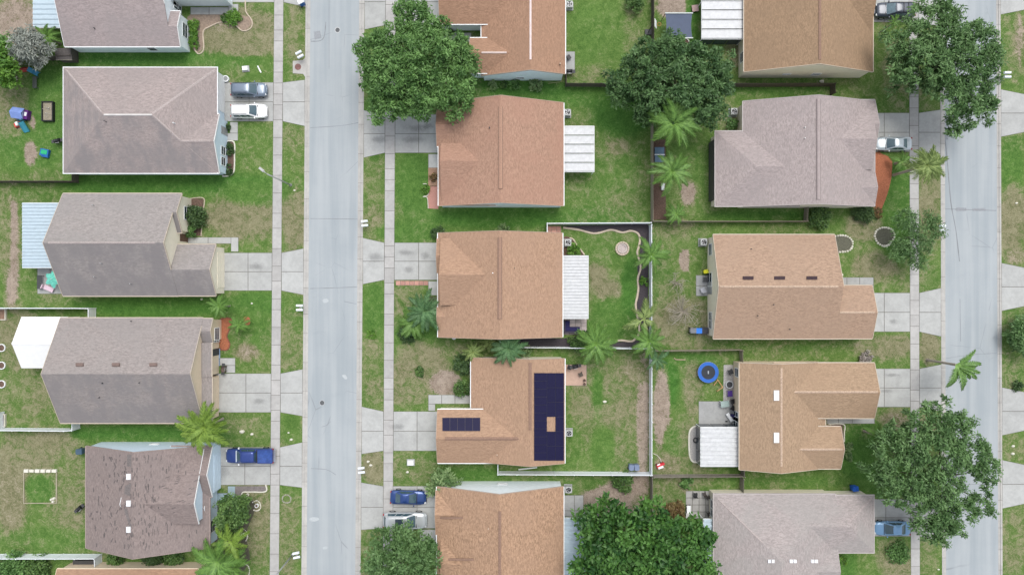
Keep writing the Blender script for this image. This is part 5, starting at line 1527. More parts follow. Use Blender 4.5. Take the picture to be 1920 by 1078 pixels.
# outdoor L sofa
t = thing('corner_sofa', 'navy L shaped outdoor sofa on the paver patio', 'sofa', *W(1074,614,.4)[:2])
NAVY = M('navy_cushion',(.022,.020,.085),.8)
def wb(mb, x0, y0, x1, y1, za, zb): a_ = W(x0,y1,zb); b_ = W(x1,y0,zb); mb.box(a_[0],a_[1],za,b_[0],b_[1],zb); return mb
for r in ((1060.5,601.5,1068.5,611.7),(1060.5,612,1068.5,620.5),(1068.8,613,1078,620.5),(1078.3,613,1087.5,620.5)): wb(MB(),*r,.2,.5).build('seat_cushion', NAVY, t)
wb(MB(),1060,621,1088,624,.15,.75).build('backrest', M('sofa_wicker',(.05,.045,.07),.8), t)
wb(MB(),1058,601,1060.2,624,.15,.72).build('side_backrest', M('sofa_wicker',(.05,.045,.07),.8), t)

def chair(label, px, py, mat, ang=0.0, s=.55, name='patio_chair'):
    x, y, _ = W(px, py, .5); t = thing(name, label, 'chair', x, y, ZS, rot=ang)
    MB().obox(0,0,.38,.45,s,s).build('seat', mat, t, local=True)
    MB().obox(-s/2,0,.45,.95,.06,s).build('backrest', mat, t, local=True)
    for a_, b_ in ((-1,-1),(-1,1),(1,-1),(1,1)): MB().box(a_*s*.42-.025,b_*s*.42-.025,0,a_*s*.42+.025,b_*s*.42+.025,.38).build('leg', mat, t, local=True)
def table(label, px, py, L, Wd, mat, ang=0.0, h=.74, name='patio_table', leg=None):
    x, y, _ = W(px, py, h); t = thing(name, label, 'table', x, y, ZS, rot=ang)
    MB().obox(0,0,h-.05,h,L,Wd).build('table_top', mat, t, local=True)
    for a_, b_ in ((-1,-1),(-1,1),(1,-1),(1,1)): MB().box(a_*L*.45-.03,b_*Wd*.45-.03,0,a_*L*.45+.03,b_*Wd*.45+.03,h-.05).build('leg', leg or mat, t, local=True)
def grill(label, px, py, ang=0.0, mat=None):
    x, y, _ = W(px, py, .9); t = thing('barbecue_grill', label, 'grill', x, y, G, rot=ang); mat = mat or BLACK
    MB().obox(0,0,.55,.8,.75,.5).build('firebox', mat, t, local=True)
    rows = []
    for xx in (-.36,.36): rows.append([(xx,.25*math.cos(a_),.8+.26*math.sin(a_)) for a_ in (0,.5,1,1.57,2.1,2.6,3.14)])
    mb = MB().grid(rows); mb.f += [tuple(range(7)), tuple(range(13,6,-1))]; mb.build('lid', mat, t, True, True)
    for s in (-1,1): MB().obox(s*.58,0,.74,.78,.36,.42).build('side_shelf', DGREY, t, local=True)
    for a_, b_ in ((-1,-1),(-1,1),(1,-1),(1,1)): MB().box(a_*.32-.03,b_*.2-.03,0,a_*.32+.03,b_*.2+.03,.55).build('leg', mat, t, local=True)
    MB().obox(0,-.29,.86,.89,.5,.04).build('handle', GALV, t, local=True)
chair('black chair standing askew on the pad of the courtyard house', 1066, 108, BLACK, .6)
grill('black grill at the lower end of the pad of the courtyard house', 1068, 134, 0)
grill('black kettle side grill against the left eave of the hipped house', 107, 264, .2)
grill('black grill tilted on the dry lawn left of the brown worn roof', 148, 953, .7)
grill('brown stained grill by the corner of the driveway and the small front walk', 418, 692, 1.5, M('brown_grill',(.10,.07,.06),.7))
grill('black grill on the back patio of the pinkish slab yard', 1079, 687, .2)
chair('dark chair on the pink patio, nearest the house wall', 1068, 688, BLACK, 1.2, .5)
table('small dark round topped table with planter on the pink patio', 1089, 702, .5, .5, WOOD_D, .4, .5)
for lab, px, py in (('dark pot near the right edge of the pink patio, upper one',1096,713),('dark pot near the right edge of the pink patio, lower one',1096,720)):
    x, y, _ = W(px, py, .3); t = thing('flower_pot', lab, 'pot', x, y, ZS)
    MB().ring(x,y,ZS,.42,.13,.17,14).build('rim_wall', M('dark_pot',(.10,.07,.06),.8), t); MB().cyl(x,y,ZS,.36,.13,n=12).build('soil', MULCH_D, t)
table('dark square table on the back patio of the peach tan house', 1323, 524, .6, .55, DGREY, 0, .5)
chair('pale chair at the lower edge of the peach tan patio', 1318, 544, M('pale_chair',(.42,.43,.46),.6), 2.0, .6)
chair('dark metal chair on the upper part of the mixed slab patio', 1304, 927.5, BLACK, 1.5, .5)
table('white square table at the left of the mixed slab patio, upper', 1291, 951, .5, .55, WHITE, 0, .5, leg=DGREY)
table('white square table at the left of the mixed slab patio, lower', 1291, 958.5, .5, .5, WHITE, 0, .5, leg=DGREY)
table('pale flat table in the lower left corner of the mixed slab patio', 1292, 966, .85, .6, M('pale_table',(.50,.50,.48),.6), 0, .6)
for lab, px, py, a_ in (('dark folding chair against the house wall on the mixed slab patio',1328,932,.2),('dark folding chair left of another at the wall of the mixed slab patio',1321,926,1.9),('small dark chair at the lower wall of the mixed slab patio',1329,963,.4)):
    chair(lab, px, py, M('dark_brown_metal',(.07,.06,.055),.6), a_, .42)
# gravel strip behind the golden tan house
for lab, px, py, mat, a_ in (('dark wicker chair at the top of the gravel strip',1370,697,DGREY,.4),('black chair on the gravel by the concrete pad corner',1375,752,BLACK,.2),('black chair below another on the concrete pad edge',1375,765,BLACK,1.0)):
    chair(lab, px, py, mat, a_, .6)
x, y, _ = W(1368, 721, .5); t = thing('round_cart', 'round white rimmed basin with dark contents on the gravel strip', 'basin', x, y)
MB().ring(x,y,G,.55,.42,.5,20).build('wall', M('white_basin',(.6,.62,.63),.5), t); MB().cyl(x,y,G,.4,.42,n=14).build('contents', DGREY, t)
table('small purple table on the gravel strip', 1368.5, 737.5, .62, .75, M('purple_plastic',(.065,.028,.20),.6), .05, .5)
x, y, _ = W(1369, 783, .5); t = thing('folded_stroller', 'white and navy folded stroller on the concrete pad by the house', 'stroller', x, y)
MB().obox(x,y,.4,.55,1.3,.5,-1.0,.8).build('seat', WHITE, t); MB().obox(x+.3,y+.3,.45,.7,.6,.35,-.4).build('hood', NAVY, t)
for a_, b_ in ((-.4,-.5),(.3,-.5),(-.2,.5),(.4,.4)): MB().tube([(x+a_,y+b_-.04,.27),(x+a_,y+b_+.04,.27)],.14,12).build('wheel', RUBBER, t)
table('glass topped table with pale rim at the top of the concrete pad', 1359, 757, 1.1, .8, M('greenish_glass',(.28,.36,.34),.2,spec=.6), .1, .7, leg=WHITE)
x, y, _ = W(1305, 825, .3); t = thing('coiled_hose', 'black coiled hose on the gravel bed by the screened porch', 'hose', x, y)
MB().tube([(x+.22*math.cos(i*.5)*(1+.02*i),y+.22*math.sin(i*.5)*(1+.02*i),.14+.005*i) for i in range(38)],.03,6).build('coil', BLACK, t)
# red ride-on toy and hose at the fence corner
x, y, _ = W(1237, 873, .4); t = thing('ride_on_toy', 'red and white ride on toy with a pale handle in the fence corner', 'toy', x, y, rot=.35)
RED = M('red_plastic',(.55,.035,.05),.45)
MB().obox(0,0,.1,.42,.85,.55,0,.9).build('body', RED, t, local=True); MB().obox(.05,-.2,.42,.47,.7,.28).build('seat', WHITE, t, local=True); MB().obox(-.1,.25,.42,.46,.4,.16).build('seat', WHITE, t, local=True)
MB().obox(.52,.12,.2,.5,.35,.35,.4,.8).build('hood', RED, t, local=True)
for a_, b_ in ((-.3,-.3),(-.3,.3),(.35,-.3),(.35,.3)): MB().tube([(a_,b_-.04,.02),(a_,b_+.04,.02)],.12,10).build('wheel', BLACK, t, local=True)
MB().tube([W(*p) for p in ((1225,850,.15),(1232,853,.15),(1238,860,.2),(1240,866,.4))],.05,6).build('pale_hose', M('pale_hose',(.50,.46,.40),.7), label='pale curved pipe beside the red ride on toy', cat='pipe')

# left back yards: toys
x, y, _ = W(36, 213, .9); t = thing('playhouse', 'small plastic playhouse with a periwinkle roof and purple front', 'playhouse', x, y, rot=-.15)
PER = M('periwinkle_plastic',(.20,.29,.60),.5); PUR = M('dark_purple_plastic',(.10,.02,.16),.5)
MB().box(-.8,-.55,0,.5,.55,.95).build('wall', M('pale_blue_plastic',(.35,.42,.6),.5), t, local=True)
for s in (-1,1): MB().solid([(-.95,s*.72,.85),(.6,s*.72,.85),(.6,0,1.35),(-.95,0,1.35)],[(-.95,s*.72,.78),(.6,s*.72,.78),(.6,0,1.28),(-.95,0,1.28)]).build('roof_panel', PER, t, local=True)
MB().box(.5,-.6,0,1.0,.6,.7).build('porch', PUR, t, local=True); MB().box(.6,-.2,.7,.9,.3,.74).build('window_sill', WHITE, t, local=True)
x, y, _ = W(32, 234, .4); t = thing('toy_car', 'red and white toy car beside the playhouse', 'toy', x, y, rot=.4)
MB().obox(0,0,.1,.4,.8,.6,0,.85).build('body', M('coral_red_plastic',(.55,.08,.07),.5), t, local=True); MB().obox(.15,0,.4,.65,.35,.5,0,.9).build('roof', WHITE, t, local=True)
for a_, b_ in ((-.28,-.32),(-.28,.32),(.28,-.32),(.28,.32)): MB().tube([(a_,b_-.04,.02),(a_,b_+.04,.02)],.12,10).build('wheel', BLACK, t, local=True)
x, y, _ = W(45, 236, .5); t = thing('toddler_slide', 'teal plastic toddler slide beside the red toy car', 'slide', x, y, rot=-1.3)
TEAL = M('teal_plastic',(.04,.23,.30),.5)
MB().solid([(-.4,-.3,.85),(.8,-.3,.12),(.8,.3,.12),(-.4,.3,.85)],[(-.4,-.3,.79),(.8,-.3,.06),(.8,.3,.06),(-.4,.3,.79)]).build('chute', TEAL, t, local=True)
for s in (-1,1):
    MB().solid([(-.4,s*.3,.98),(.8,s*.3,.22),(.8,s*.36,.22),(-.4,s*.36,.98)],[(-.4,s*.3,.75),(.8,s*.3,.02),(.8,s*.36,.02),(-.4,s*.36,.75)]).build('side_wall', TEAL, t, local=True)
    MB().box(-.75,s*.3-.03,0,-.65,s*.3+.03,1.0).build('ladder_post', M('navy_plastic',(.03,.05,.15),.5), t, local=True)
for i in range(3): MB().box(-.75,-.3,.2+i*.25,-.68,.3,.25+i*.25).build('rung', TEAL, t, local=True)
x, y, _ = W(83, 286, .5); t = thing('sand_table', 'green topped blue play table on the back lawn', 'play table', x, y, rot=-.2)
MB().obox(0,0,.0,.45,1.05,.85,0,1.05).build('tub', M('royal_blue_plastic',(.02,.12,.36),.5), t, local=True); MB().obox(.0,.03,.45,.5,.8,.55).build('lid', GRN, t, local=True)
MB().obox(.1,-.5,.1,.35,.9,.2).build('bench', M('royal_blue_plastic',(.02,.12,.36),.5), t, local=True)
# black framed planter box
x, y, _ = W(89, 209, .5); t = thing('raised_planter', 'black framed raised planter with dead stalks on the back lawn', 'planter', x, y)
for a_, b_, c_, d_ in ((-.75,-1.3,-.62,1.3),(.62,-1.3,.75,1.3),(-.62,-1.3,.62,-1.17),(-.62,1.17,.62,1.3)): MB().box(x+a_,y+b_,G,x+c_,y+d_,.6).build('board', BLACK, t)
MB().box(x-.62,y-1.17,G,x+.62,y+1.17,.42).build('soil', M('dry_soil',(.27,.24,.18),.95,var=.3,nscale=6), t)
mb = MB()
for i in range(26):
    a_, b_ = random.uniform(-.5,.4), random.uniform(-.8,.8); mb.tube([(x+a_,y+b_,.42),(x+a_+random.uniform(-.25,.3),y+b_+random.uniform(-.15,.15),.6)],.025,4)
tag(mb.build('dead_stalks', M('dead_stalk',(.5,.47,.42),.9), t), kind='stuff')
x, y, _ = W(42, 130, .5); t = thing('overturned_kayak', 'red boat hull lying under the trees by the left edge', 'kayak', x, y, rot=.1)
rows = []
for u in range(9):
    f = u/8; w_ = .32*math.sin(math.pi*max(.04,min(.96,f)))**.6
    rows.append([(-1.1+2.2*f, w_*math.cos(a_*math.pi/6), .12+w_*.9*math.sin(a_*math.pi/6)) for a_ in range(7)])
MB().grid(rows).build('hull', M('red_hull',(.36,.04,.03),.5), t, True, True)
MB().box(-1.0,-.03,.40,1.0,.03,.43).build('keel_strip', M('faded_red',(.5,.15,.13),.6), t, local=True)
x, y, _ = W(29, 148, .3); t = thing('driftwood_log', 'pale forked log lying below the red boat hull', 'log', x, y)
MB().tube([W(23,144,.2),W(29,147,.3),W(33,150,.2)],[.1,.12,.06],6).build('log', M('pale_log',(.5,.44,.36),.9), t); MB().tube([W(29,147,.3),W(32,144,.35)],[.08,.05],6).build('branch', M('pale_log',(.5,.44,.36),.9), t)
x, y, _ = W(65, 136, .5); t = thing('lounge_chair', 'blue lounge chair in the back yard of the hipped house', 'chair', x, y, ZS, rot=-.5)
CYAN = M('blue_chair_plastic',(.05,.22,.36),.5)
MB().obox(.1,0,.3,.36,.75,.6).build('seat', CYAN, t, local=True); MB().solid([(-.3,-.3,.36),(-.25,-.3,.36),(-.55,-.3,.95),(-.6,-.3,.95)][::-1],[(-.3,.3,.36),(-.25,.3,.36),(-.55,.3,.95),(-.6,.3,.95)][::-1]).build('backrest', CYAN, t, local=True)
for a_, b_ in ((-.2,-.25),(-.2,.25),(.4,-.25),(.4,.25)): MB().box(a_-.03,b_-.03,0,a_+.03,b_+.03,.3).build('leg', CYAN, t, local=True)
table('narrow dark bench below the blue lounge chair', 66, 155, .55, 1.5, M('dark_bench',(.07,.08,.07),.8), 0, .45, 'garden_bench')
# shed-like dark lid beside the fence
x, y, _ = W(125, 101, 1.2); t = thing('storage_shed', 'low dark lean to storage shed beside the top left house', 'shed', x, y)
A = W(104, 112, 1.7); B = W(134, 92, 1.7)
MB().box(A[0]+.1,A[1]+.1,G,B[0]-.1,B[1]-.1,1.45).build('wall', WOOD_D, t)
MB().solid([(A[0],A[1],1.6),(B[0],A[1],1.6),(B[0],B[1],1.95),(A[0],B[1],1.95)],[(A[0],A[1],1.5),(B[0],A[1],1.5),(B[0],B[1],1.85),(A[0],B[1],1.85)]).build('roof', M('dark_shed_roof',(.10,.09,.085),.9,var=.3,nscale=5), t)
MB().box(A[0],A[1]-.06,1.5,B[0],A[1]-.005,1.64).build('fascia', WOOD_G, t)
# patio of the cream house: umbrella, table
x, y, _ = W(97, 523, 2.2); t = thing('patio_umbrella', 'crumpled mint green patio umbrella behind the cream house', 'umbrella', x, y)
rows = []
for k, r in enumerate((.08,.4,.75,1.0)):
    rr_ = []
    for i in range(24):
        a_ = 2*math.pi*i/24; wob = 1+.25*math.sin(6*a_+k)*(k/3)
        rr_.append((x+r*wob*math.cos(a_+.25*k), y+r*wob*math.sin(a_+.25*k), 2.35-.18*k+.09*math.sin(6*a_)*k/3))
    rows.append(rr_)
MB().grid(rows, True).build('canopy', M('mint_canvas',(.14,.52,.42),.8,var=.2,nscale=3), t)
MB().tube([(x,y,G),(x,y,2.4)],.03,8).build('pole', WHITE, t)
x, y, _ = W(90, 541, .6); t = thing('lounger', 'pale pink folded lounger below the mint umbrella', 'lounger', x, y, ZS, rot=-.4)
MB().obox(0,0,.3,.38,1.3,.6).build('seat', M('pale_pink_fabric',(.62,.48,.55),.8), t, local=True); MB().obox(-.75,0,.34,.75,.1,.6).build('backrest', M('pale_pink_fabric',(.62,.48,.55),.8), t, local=True)
for a_, b_ in ((-.5,-.25),(-.5,.25),(.5,-.25),(.5,.25)): MB().box(a_-.03,b_-.03,0,a_+.03,b_+.03,.3).build('leg', WHITE, t, local=True)
table('dark narrow table at the left end of the patio behind the cream house', 74.5, 529, .55, 1.8, DGREY, 0, .6)
# white hoops, frames and garden plot on the left
for i, (px, py) in enumerate(((3,652),(3,685),(3,720))):
    x, y, _ = W(px, py, .2)
    t = thing('garden_hoop', ('upper','middle','lower')[i]+' white garden ring at the left edge of the picture', 'garden ring', x, y, G, 'white garden rings')
    MB().ring(x,y,G,.28,.42,.52,20).build('ring', WHITE, t); MB().cyl(x,y,G,.16,.42,n=14).build('soil', MULCH_D, t)
for lab, r in (('white timber bed frame at the left edge below the vinyl fence',(-8,579,11,600)),('white timber bed frame at the left edge above the lower vinyl fence',(-6,776,10,800))):
    a_ = W(r[0],r[3],.3); b_ = W(r[2],r[1],.3); t = thing('raised_bed', lab, 'raised bed', (a_[0]+b_[0])/2, (a_[1]+b_[1])/2)
    for q in ((a_[0],a_[1],a_[0]+.1,b_[1]),(b_[0]-.1,a_[1],b_[0],b_[1]),(a_[0]+.1,a_[1],b_[0]-.1,a_[1]+.1),(a_[0]+.1,b_[1]-.1,b_[0]-.1,b_[1])): MB().box(q[0],q[1],G,q[2],q[3],.4).build('board', M('pale_board',(.58,.55,.47),.8), t)
    MB().box(a_[0]+.1,a_[1]+.1,G,b_[0]-.1,b_[1]-.1,.25).build('soil', M('reddish_soil',(.22,.14,.10),.95,var=.3,nscale=6), t)
a_ = W(43,944,.25); b_ = W(106,879,.25); t = thing('garden_plot', 'square garden plot edged with pale blocks along its top', 'garden plot', (a_[0]+b_[0])/2, (a_[1]+b_[1])/2)
for q in ((a_[0],a_[1],a_[0]+.1,b_[1]-.5),(b_[0]-.13,a_[1],b_[0],b_[1]-.5),(a_[0]+.1,a_[1],b_[0]-.1,a_[1]+.1)): MB().box(q[0],q[1],G-.05,q[2],q[3],.2).build('board', M('weathered_board',(.33,.30,.22),.9,var=.2), t)
for i in range(6):
    xx = a_[0]+.1+i*(b_[0]-a_[0])/6; MB().obox(xx+.32,b_[1]-.25,G,.32,.62,random.uniform(.36,.5),random.uniform(-.08,.08),.9).build('block', STONE_W, t)
for px, py in ((96,936),(99,940),(101,934)): x, y, _ = W(px,py,.2); MB().obox(x,y,G,.3,.35,.3,random.random()*3,.7).build('block', STONE_W, t)
# pots and small things
def pot(label, px, py, r=.28, wall=STONE_W, z=G, name='flower_pot', soil=None):
    x, y, _ = W(px, py, .4); t = thing(name, label, 'pot', x, y, z)
    MB().ring(x,y,z,.45,r*.75,r,16).build('rim_wall', wall, t); MB().cyl(x,y,z,.38,r*.75,n=12).build('soil', soil or MULCH_D, t)
pot('round white rimmed pot at the corner of the hipped house driveway', 423, 148, .42, WHITE, soil=M('grey_pot_soil',(.25,.26,.26),.9))
pot('white pot inside the stone ring by the blue walkway', 481, 948, .25, WHITE)
pot('white pot among the lower palms in the front bed', 455, 1004, .28, WHITE)
pot('pale pot beside the sidewalk in the dark bed of the brown roofed house', 463, 928, .2)
for lab, px, py, s in (('pale flat stone in the lawn by the storm pole below the left street light',552,357,.2),('white paper scrap on the dry lawn behind the solar house',1134,753,.35),('white rock on the lawn beside the yellow green palm',454,809,.45),('pale rock right of another near the yellow green palm',472,814,.3),('white rock on the verge above the blue pickup',546,824,.3),
    ('small pale rock on the verge near the palm driveway',541,811,.22),('pale rock in the verge below the solar house driveway',690,865,.3),('pale rock beside the verge stone below the solar driveway',695,872,.3),('pale rock on the lawn below the white utility box',764,885,.3),
    ('small white rock on the lawn right of the taupe stained house',472,569,.2),('white rock beside the lower eave of the cream house',378,561,.22),('pale rock on the far verge between the lower right driveways',1900,836,.3),('small pale rock beside another on the far verge of the right street',1899,850,.35),('pale rock on the far verge above the second right driveway',1906,381,.25),
    ('white bag lying beside the gable fence at the top right',1541,153,.45),('white rock on the verge below the light blue sedan',1760,1067,.22)):
    x, y, _ = W(px, py, .15); n = 7; ph = random.random()*6
    b = [(x+s*random.uniform(.7,1.1)*math.cos(ph+2*math.pi*i/n)*.8, y+s*random.uniform(.7,1.1)*math.sin(ph+2*math.pi*i/n)*.6, G-.01) for i in range(n)]
    MB().grid([b,[(x+(q[0]-x)*.9,y+(q[1]-y)*.9,G+s*.35) for q in b],[(x+(q[0]-x)*.4,y+(q[1]-y)*.4,G+s*.55) for q in b]],True).add([(x+(q[0]-x)*.4,y+(q[1]-y)*.4,G+s*.55) for q in b],[tuple(range(n))]).build('rock', STONE_W, label=lab, cat='rock')
# covered hot tub / table behind palms
A = W(1228,304,.9); B = W(1246,276,.9); t = thing('covered_table', 'blue grey folding table with a white centre bar between the two palms', 'table', (A[0]+B[0])/2, (A[1]+B[1])/2)
for ya, yb in ((A[1],(A[1]+B[1])/2-.06),((A[1]+B[1])/2+.06,B[1])): MB().box(A[0],ya,.74,B[0],yb,.8).build('table_half', M('steel_blue_top',(.10,.17,.24),.4), t)
MB().box(A[0]-.05,(A[1]+B[1])/2-.05,.74,B[0]+.05,(A[1]+B[1])/2+.05,.9).build('net_bar', WHITE, t)
for xx in (A[0]+.1,B[0]-.1):
    for yy in (A[1]+.1,B[1]-.1): MB().box(xx-.03,yy-.03,G,xx+.03,yy+.03,.74).build('leg', DGREY, t)
x, y, _ = W(1243, 350, .4); MB().box(x-.2,y-.45,G,x+.2,y+.45,.5).build('white_cooler', WHITE, label='white cooler box at the top of the brown mulch strip', cat='cooler')
# trellis on the front wall, front porch items of the streaked taupe house
x, y, _ = W(403, 626, 1.4); t = thing('garden_trellis', 'white trellis frame standing before the orange mulch bed', 'trellis', x, y)
for yy in (-1.05,-.35,.35,1.05): MB().box(x+.05,y+yy-.04,G,x+.12,y+yy+.04,2.0).build('upright', WHITE, t)
for z in (.5,1.2,1.95): MB().box(x+.121,y-1.1,z,x+.17,y+1.1,z+.08).build('crossbar', WHITE, t)
flatwork('porch_floor', [R4(398,652,413,686)], M('sky_blue_porch_paint',(.26,.38,.55),.5,var=.06))
chair('black rocking chair on the blue porch, upper one', 402, 661, BLACK, 0, .6)
chair('black rocking chair on the blue porch, lower one', 402, 676, BLACK, 0, .6)
# small box vent strip by bottom-left house, pipe
x, y, _ = W(158, 1054, .8); t = thing('window_well', 'dark screened box against the bottom left house', 'screened box', x, y)
A = W(136,1063,1.0); B = W(180,1051,1.0); MB().box(A[0],A[1],G,B[0],B[1],.95).build('case', M('dark_mesh',(.06,.06,.06),.8), t); MB().box(A[0]-.05,A[1]-.05,.95,B[0]+.05,A[1]+.04,1.0).build('edge', WOOD_G, t)
MB().tube([W(972,880,.25),W(1007,876,.25)],.09,6).build('white_pipe', WHITE, label='white pipe lying between the solar house and the vinyl fence', cat='pipe')
MB().tube([W(1028,157,.2),W(1053,153.5,.2)],.05,5).build('green_pole', M('olive_pole',(.25,.28,.12),.7), label='thin olive pole lying by the round shrubs', cat='pole')

# ================================================================ vegetation
def unit(a_): return a_/np.maximum(np.linalg.norm(a_, axis=1, keepdims=True), 1e-6)
def leaf_object(name, C, D, N_, length, width, tint, mat, parent, org):
    """One mesh of diamond leaves: centres C, directions D, normals N_."""
    n = len(C)
    D = unit(D); S = unit(np.cross(D, N_)); U = np.cross(S, D)
    L = length.reshape(-1,1); Wd = width.reshape(-1,1)
    v = np.empty((n, 4, 3), np.float32)
    v[:,0] = C-D*L*.5; v[:,1] = C-S*Wd*.5+U*Wd*.12; v[:,2] = C+D*L*.5-U*L*.08; v[:,3] = C+S*Wd*.5+U*Wd*.12
    v -= np.array(org, np.float32)
    me = bpy.data.meshes.new(name)
    me.vertices.add(4*n); me.vertices.foreach_set('co', v.reshape(-1))
    me.loops.add(4*n); me.loops.foreach_set('vertex_index', np.arange(4*n, dtype=np.int32))
    me.polygons.add(n); me.polygons.foreach_set('loop_start', np.arange(0,4*n,4,dtype=np.int32))
    me.update(calc_edges=True)
    at = me.attributes.new('tint', 'FLOAT', 'POINT'); at.data.foreach_set('value', np.repeat(np.clip(tint,0,1),4).astype(np.float32))
    return link_mesh(name, me, mat, parent)

def foliage(blobs, n_clusters, per, crad, leafL, leafW, up=.35, shell=.62, flat=.75, droop=.25):
    """blobs: (x,y,z,r,rz). Leaf clusters spread through the blob volumes, denser to the outside."""
    B = np.array(blobs, float); w = B[:,3]**2; w /= w.sum()
    idx = NP.choice(len(B), n_clusters, p=w); b = B[idx]
    d = unit(NP.normal(size=(n_clusters,3))); low = d[:,2] < -.35; d[low,2] *= -1
    rad = shell+(1-shell)*NP.random((n_clusters,1))**.6
    rad *= 1+.12*np.sin(d[:,:1]*5+idx[:,None])+.10*np.sin(d[:,1:2]*7)+.22*(NP.random((n_clusters,1)) < .14)
    C = b[:,:3]+d*rad*np.stack([b[:,3],b[:,3],b[:,4]],1)
    ct = np.clip(NP.normal(.48,.30,n_clusters), 0, 1)
    cr = crad*NP.uniform(.7,1.35,n_clusters)
    I = np.repeat(np.arange(n_clusters), per); m = len(I)
    off = unit(NP.normal(size=(m,3)))*(NP.random((m,1))**.45)
    off[:,2] *= flat
    P = C[I]+off*cr[I][:,None]
    Dv = off+.45*NP.normal(size=(m,3)); Dv[:,2] -= droop
    Nn = NP.normal(size=(m,3))*.5; Nn[:,2] += up+.75
    L = leafL*NP.uniform(.65,1.35,m); Wd = leafW*NP.uniform(.7,1.3,m)
    tint = ct[I]+NP.normal(0,.18,m)
    return P, Dv, Nn, L, Wd, tint, C

LF_OAK = leaf_mat('oak_leaves', (.050,.118,.030), (.180,.310,.115))
LF_OAK2 = leaf_mat('dark_oak_leaves', (.036,.092,.026), (.125,.230,.080))
LF_OAK3 = leaf_mat('yellow_oak_leaves', (.054,.132,.030), (.185,.345,.100))
LF_BROAD = leaf_mat('broad_leaves', (.018,.072,.013), (.105,.240,.048))
LF_SILVER = leaf_mat('silver_leaves', (.17,.20,.17), (.40,.42,.37))
LF_LIME = leaf_mat('lime_leaves', (.060,.160,.020), (.170,.330,.050))
LF_SHRUB = leaf_mat('shrub_leaves', (.045,.105,.026), (.150,.260,.070))
LF_DARK = leaf_mat('dark_shrub_leaves', (.034,.075,.024), (.095,.165,.052))
LF_PALE = leaf_mat('plumeria_leaves', (.08,.16,.05), (.30,.42,.18))
LF_RUST = leaf_mat('rusty_leaves', (.16,.09,.04), (.25,.20,.08))

def limbs(t, base, top, targets, r0, mat=BARK):
    mb = MB()
    b, tp = Vector(base), Vector(top)
    mid = b.lerp(tp, .5)+Vector((random.uniform(-.2,.2),random.uniform(-.2,.2),0))
    mb.tube([tuple(b-Vector((0,0,.1))), tuple(b+Vector((0,0,.25))), tuple(mid), tuple(tp)], [r0*1.5, r0*1.05, r0*.85, r0*.7], 10)
    tr = mb.build('trunk', mat, t, True)
    for q in targets:
        q = Vector(q); s = tp.lerp(b, random.uniform(0,.25))
        m1 = s.lerp(q, .45)+Vector((random.uniform(-.4,.4),random.uniform(-.4,.4),random.uniform(.2,.8)))
        mb = MB().tube([tuple(s), tuple(m1), tuple(q)], [r0*.5, r0*.32, r0*.1], 7)
        for _ in range(3):
            e_ = q+Vector((random.uniform(-1.2,1.2),random.uniform(-1.2,1.2),random.uniform(-.2,.9)))
            mb.tube([tuple(m1.lerp(q,random.uniform(.2,.9))), tuple(m1.lerp(e_,.7)), tuple(e_)], [r0*.18, r0*.12, r0*.04], 5)
        mb.build('limb', mat, t, True)

def tree(name, label, bpx, bpy_, blobs_px, mat, ncl, per, leafL=.50, leafW=.16, crad=.60, trunk_r=.22, cat='tree', shell=.62, htop=None, group=None, fl=.75, bark=BARK):
    """blobs_px: (px, py, z, r_m, rz_m)"""
    bl = [(*W(p[0],p[1],p[2])[:2], p[2], p[3], p[4]) for p in blobs_px]
    x, y, _ = W(bpx, bpy_, G)
    t = thing(name, label, cat, x, y, G, group)
    zt = htop or min(b[2] for b in bl)*.62
    limbs(t, (x,y,G), (x+random.uniform(-.2,.2),y+random.uniform(-.2,.2),zt), [(b[0],b[1],b[2]) for b in bl], trunk_r, bark)
    P, D, N_, L, Wd, ti, C = foliage(bl, ncl, per, crad, leafL, leafW, shell=shell, flat=fl)
    keep = P[:,2] > G+.05
    leaf_object('crown', P[keep], D[keep], N_[keep], L[keep], Wd[keep], ti[keep], mat, t, LOC[t.name])
    return t
tree('oak_tree', 'large bright green street oak at the top beside the left street', 790, 122,
     [(715,105,6.2,2.9,2.0),(740,165,6.2,3.2,2.0),(790,55,6.4,3.0,2.0),(765,30,6.0,2.2,1.6),(790,110,7.6,3.8,2.2),(845,105,6.6,3.0,2.0),(845,165,6.4,3.2,2.0),(790,175,7,3.0,1.8),(720,140,6.4,2.8,1.8),(735,80,6.6,2.6,1.8),(720,205,5.6,1.9,1.3),(760,200,5.8,2.0,1.4),(850,200,5.4,1.8,1.3),(875,130,5.6,1.6,1.3),(755,140,7.6,3.2,1.8)], LF_OAK3, 760, 42, shell=.5)
tree('oak_tree', 'wide dark green oak on the back fence line at the top centre', 1255, 168,
     [(1180,155,6,2.6,1.7),(1165,180,5.2,1.7,1.2),(1215,120,6.6,2.9,1.9),(1265,115,7,3.2,2.0),(1315,125,6.6,2.9,1.9),(1345,150,5.8,1.8,1.3),(1250,165,7.4,3.4,2.0),(1310,175,6.8,3.0,1.9),(1220,195,6,2.2,1.5),(1330,215,5.4,2.0,1.4),(1285,205,6.2,2.4,1.5),(1355,125,5.4,1.3,1.0),(1215,215,5,1.4,1.0),(1250,100,5.8,2.0,1.3)], LF_OAK2, 700, 42, shell=.5)
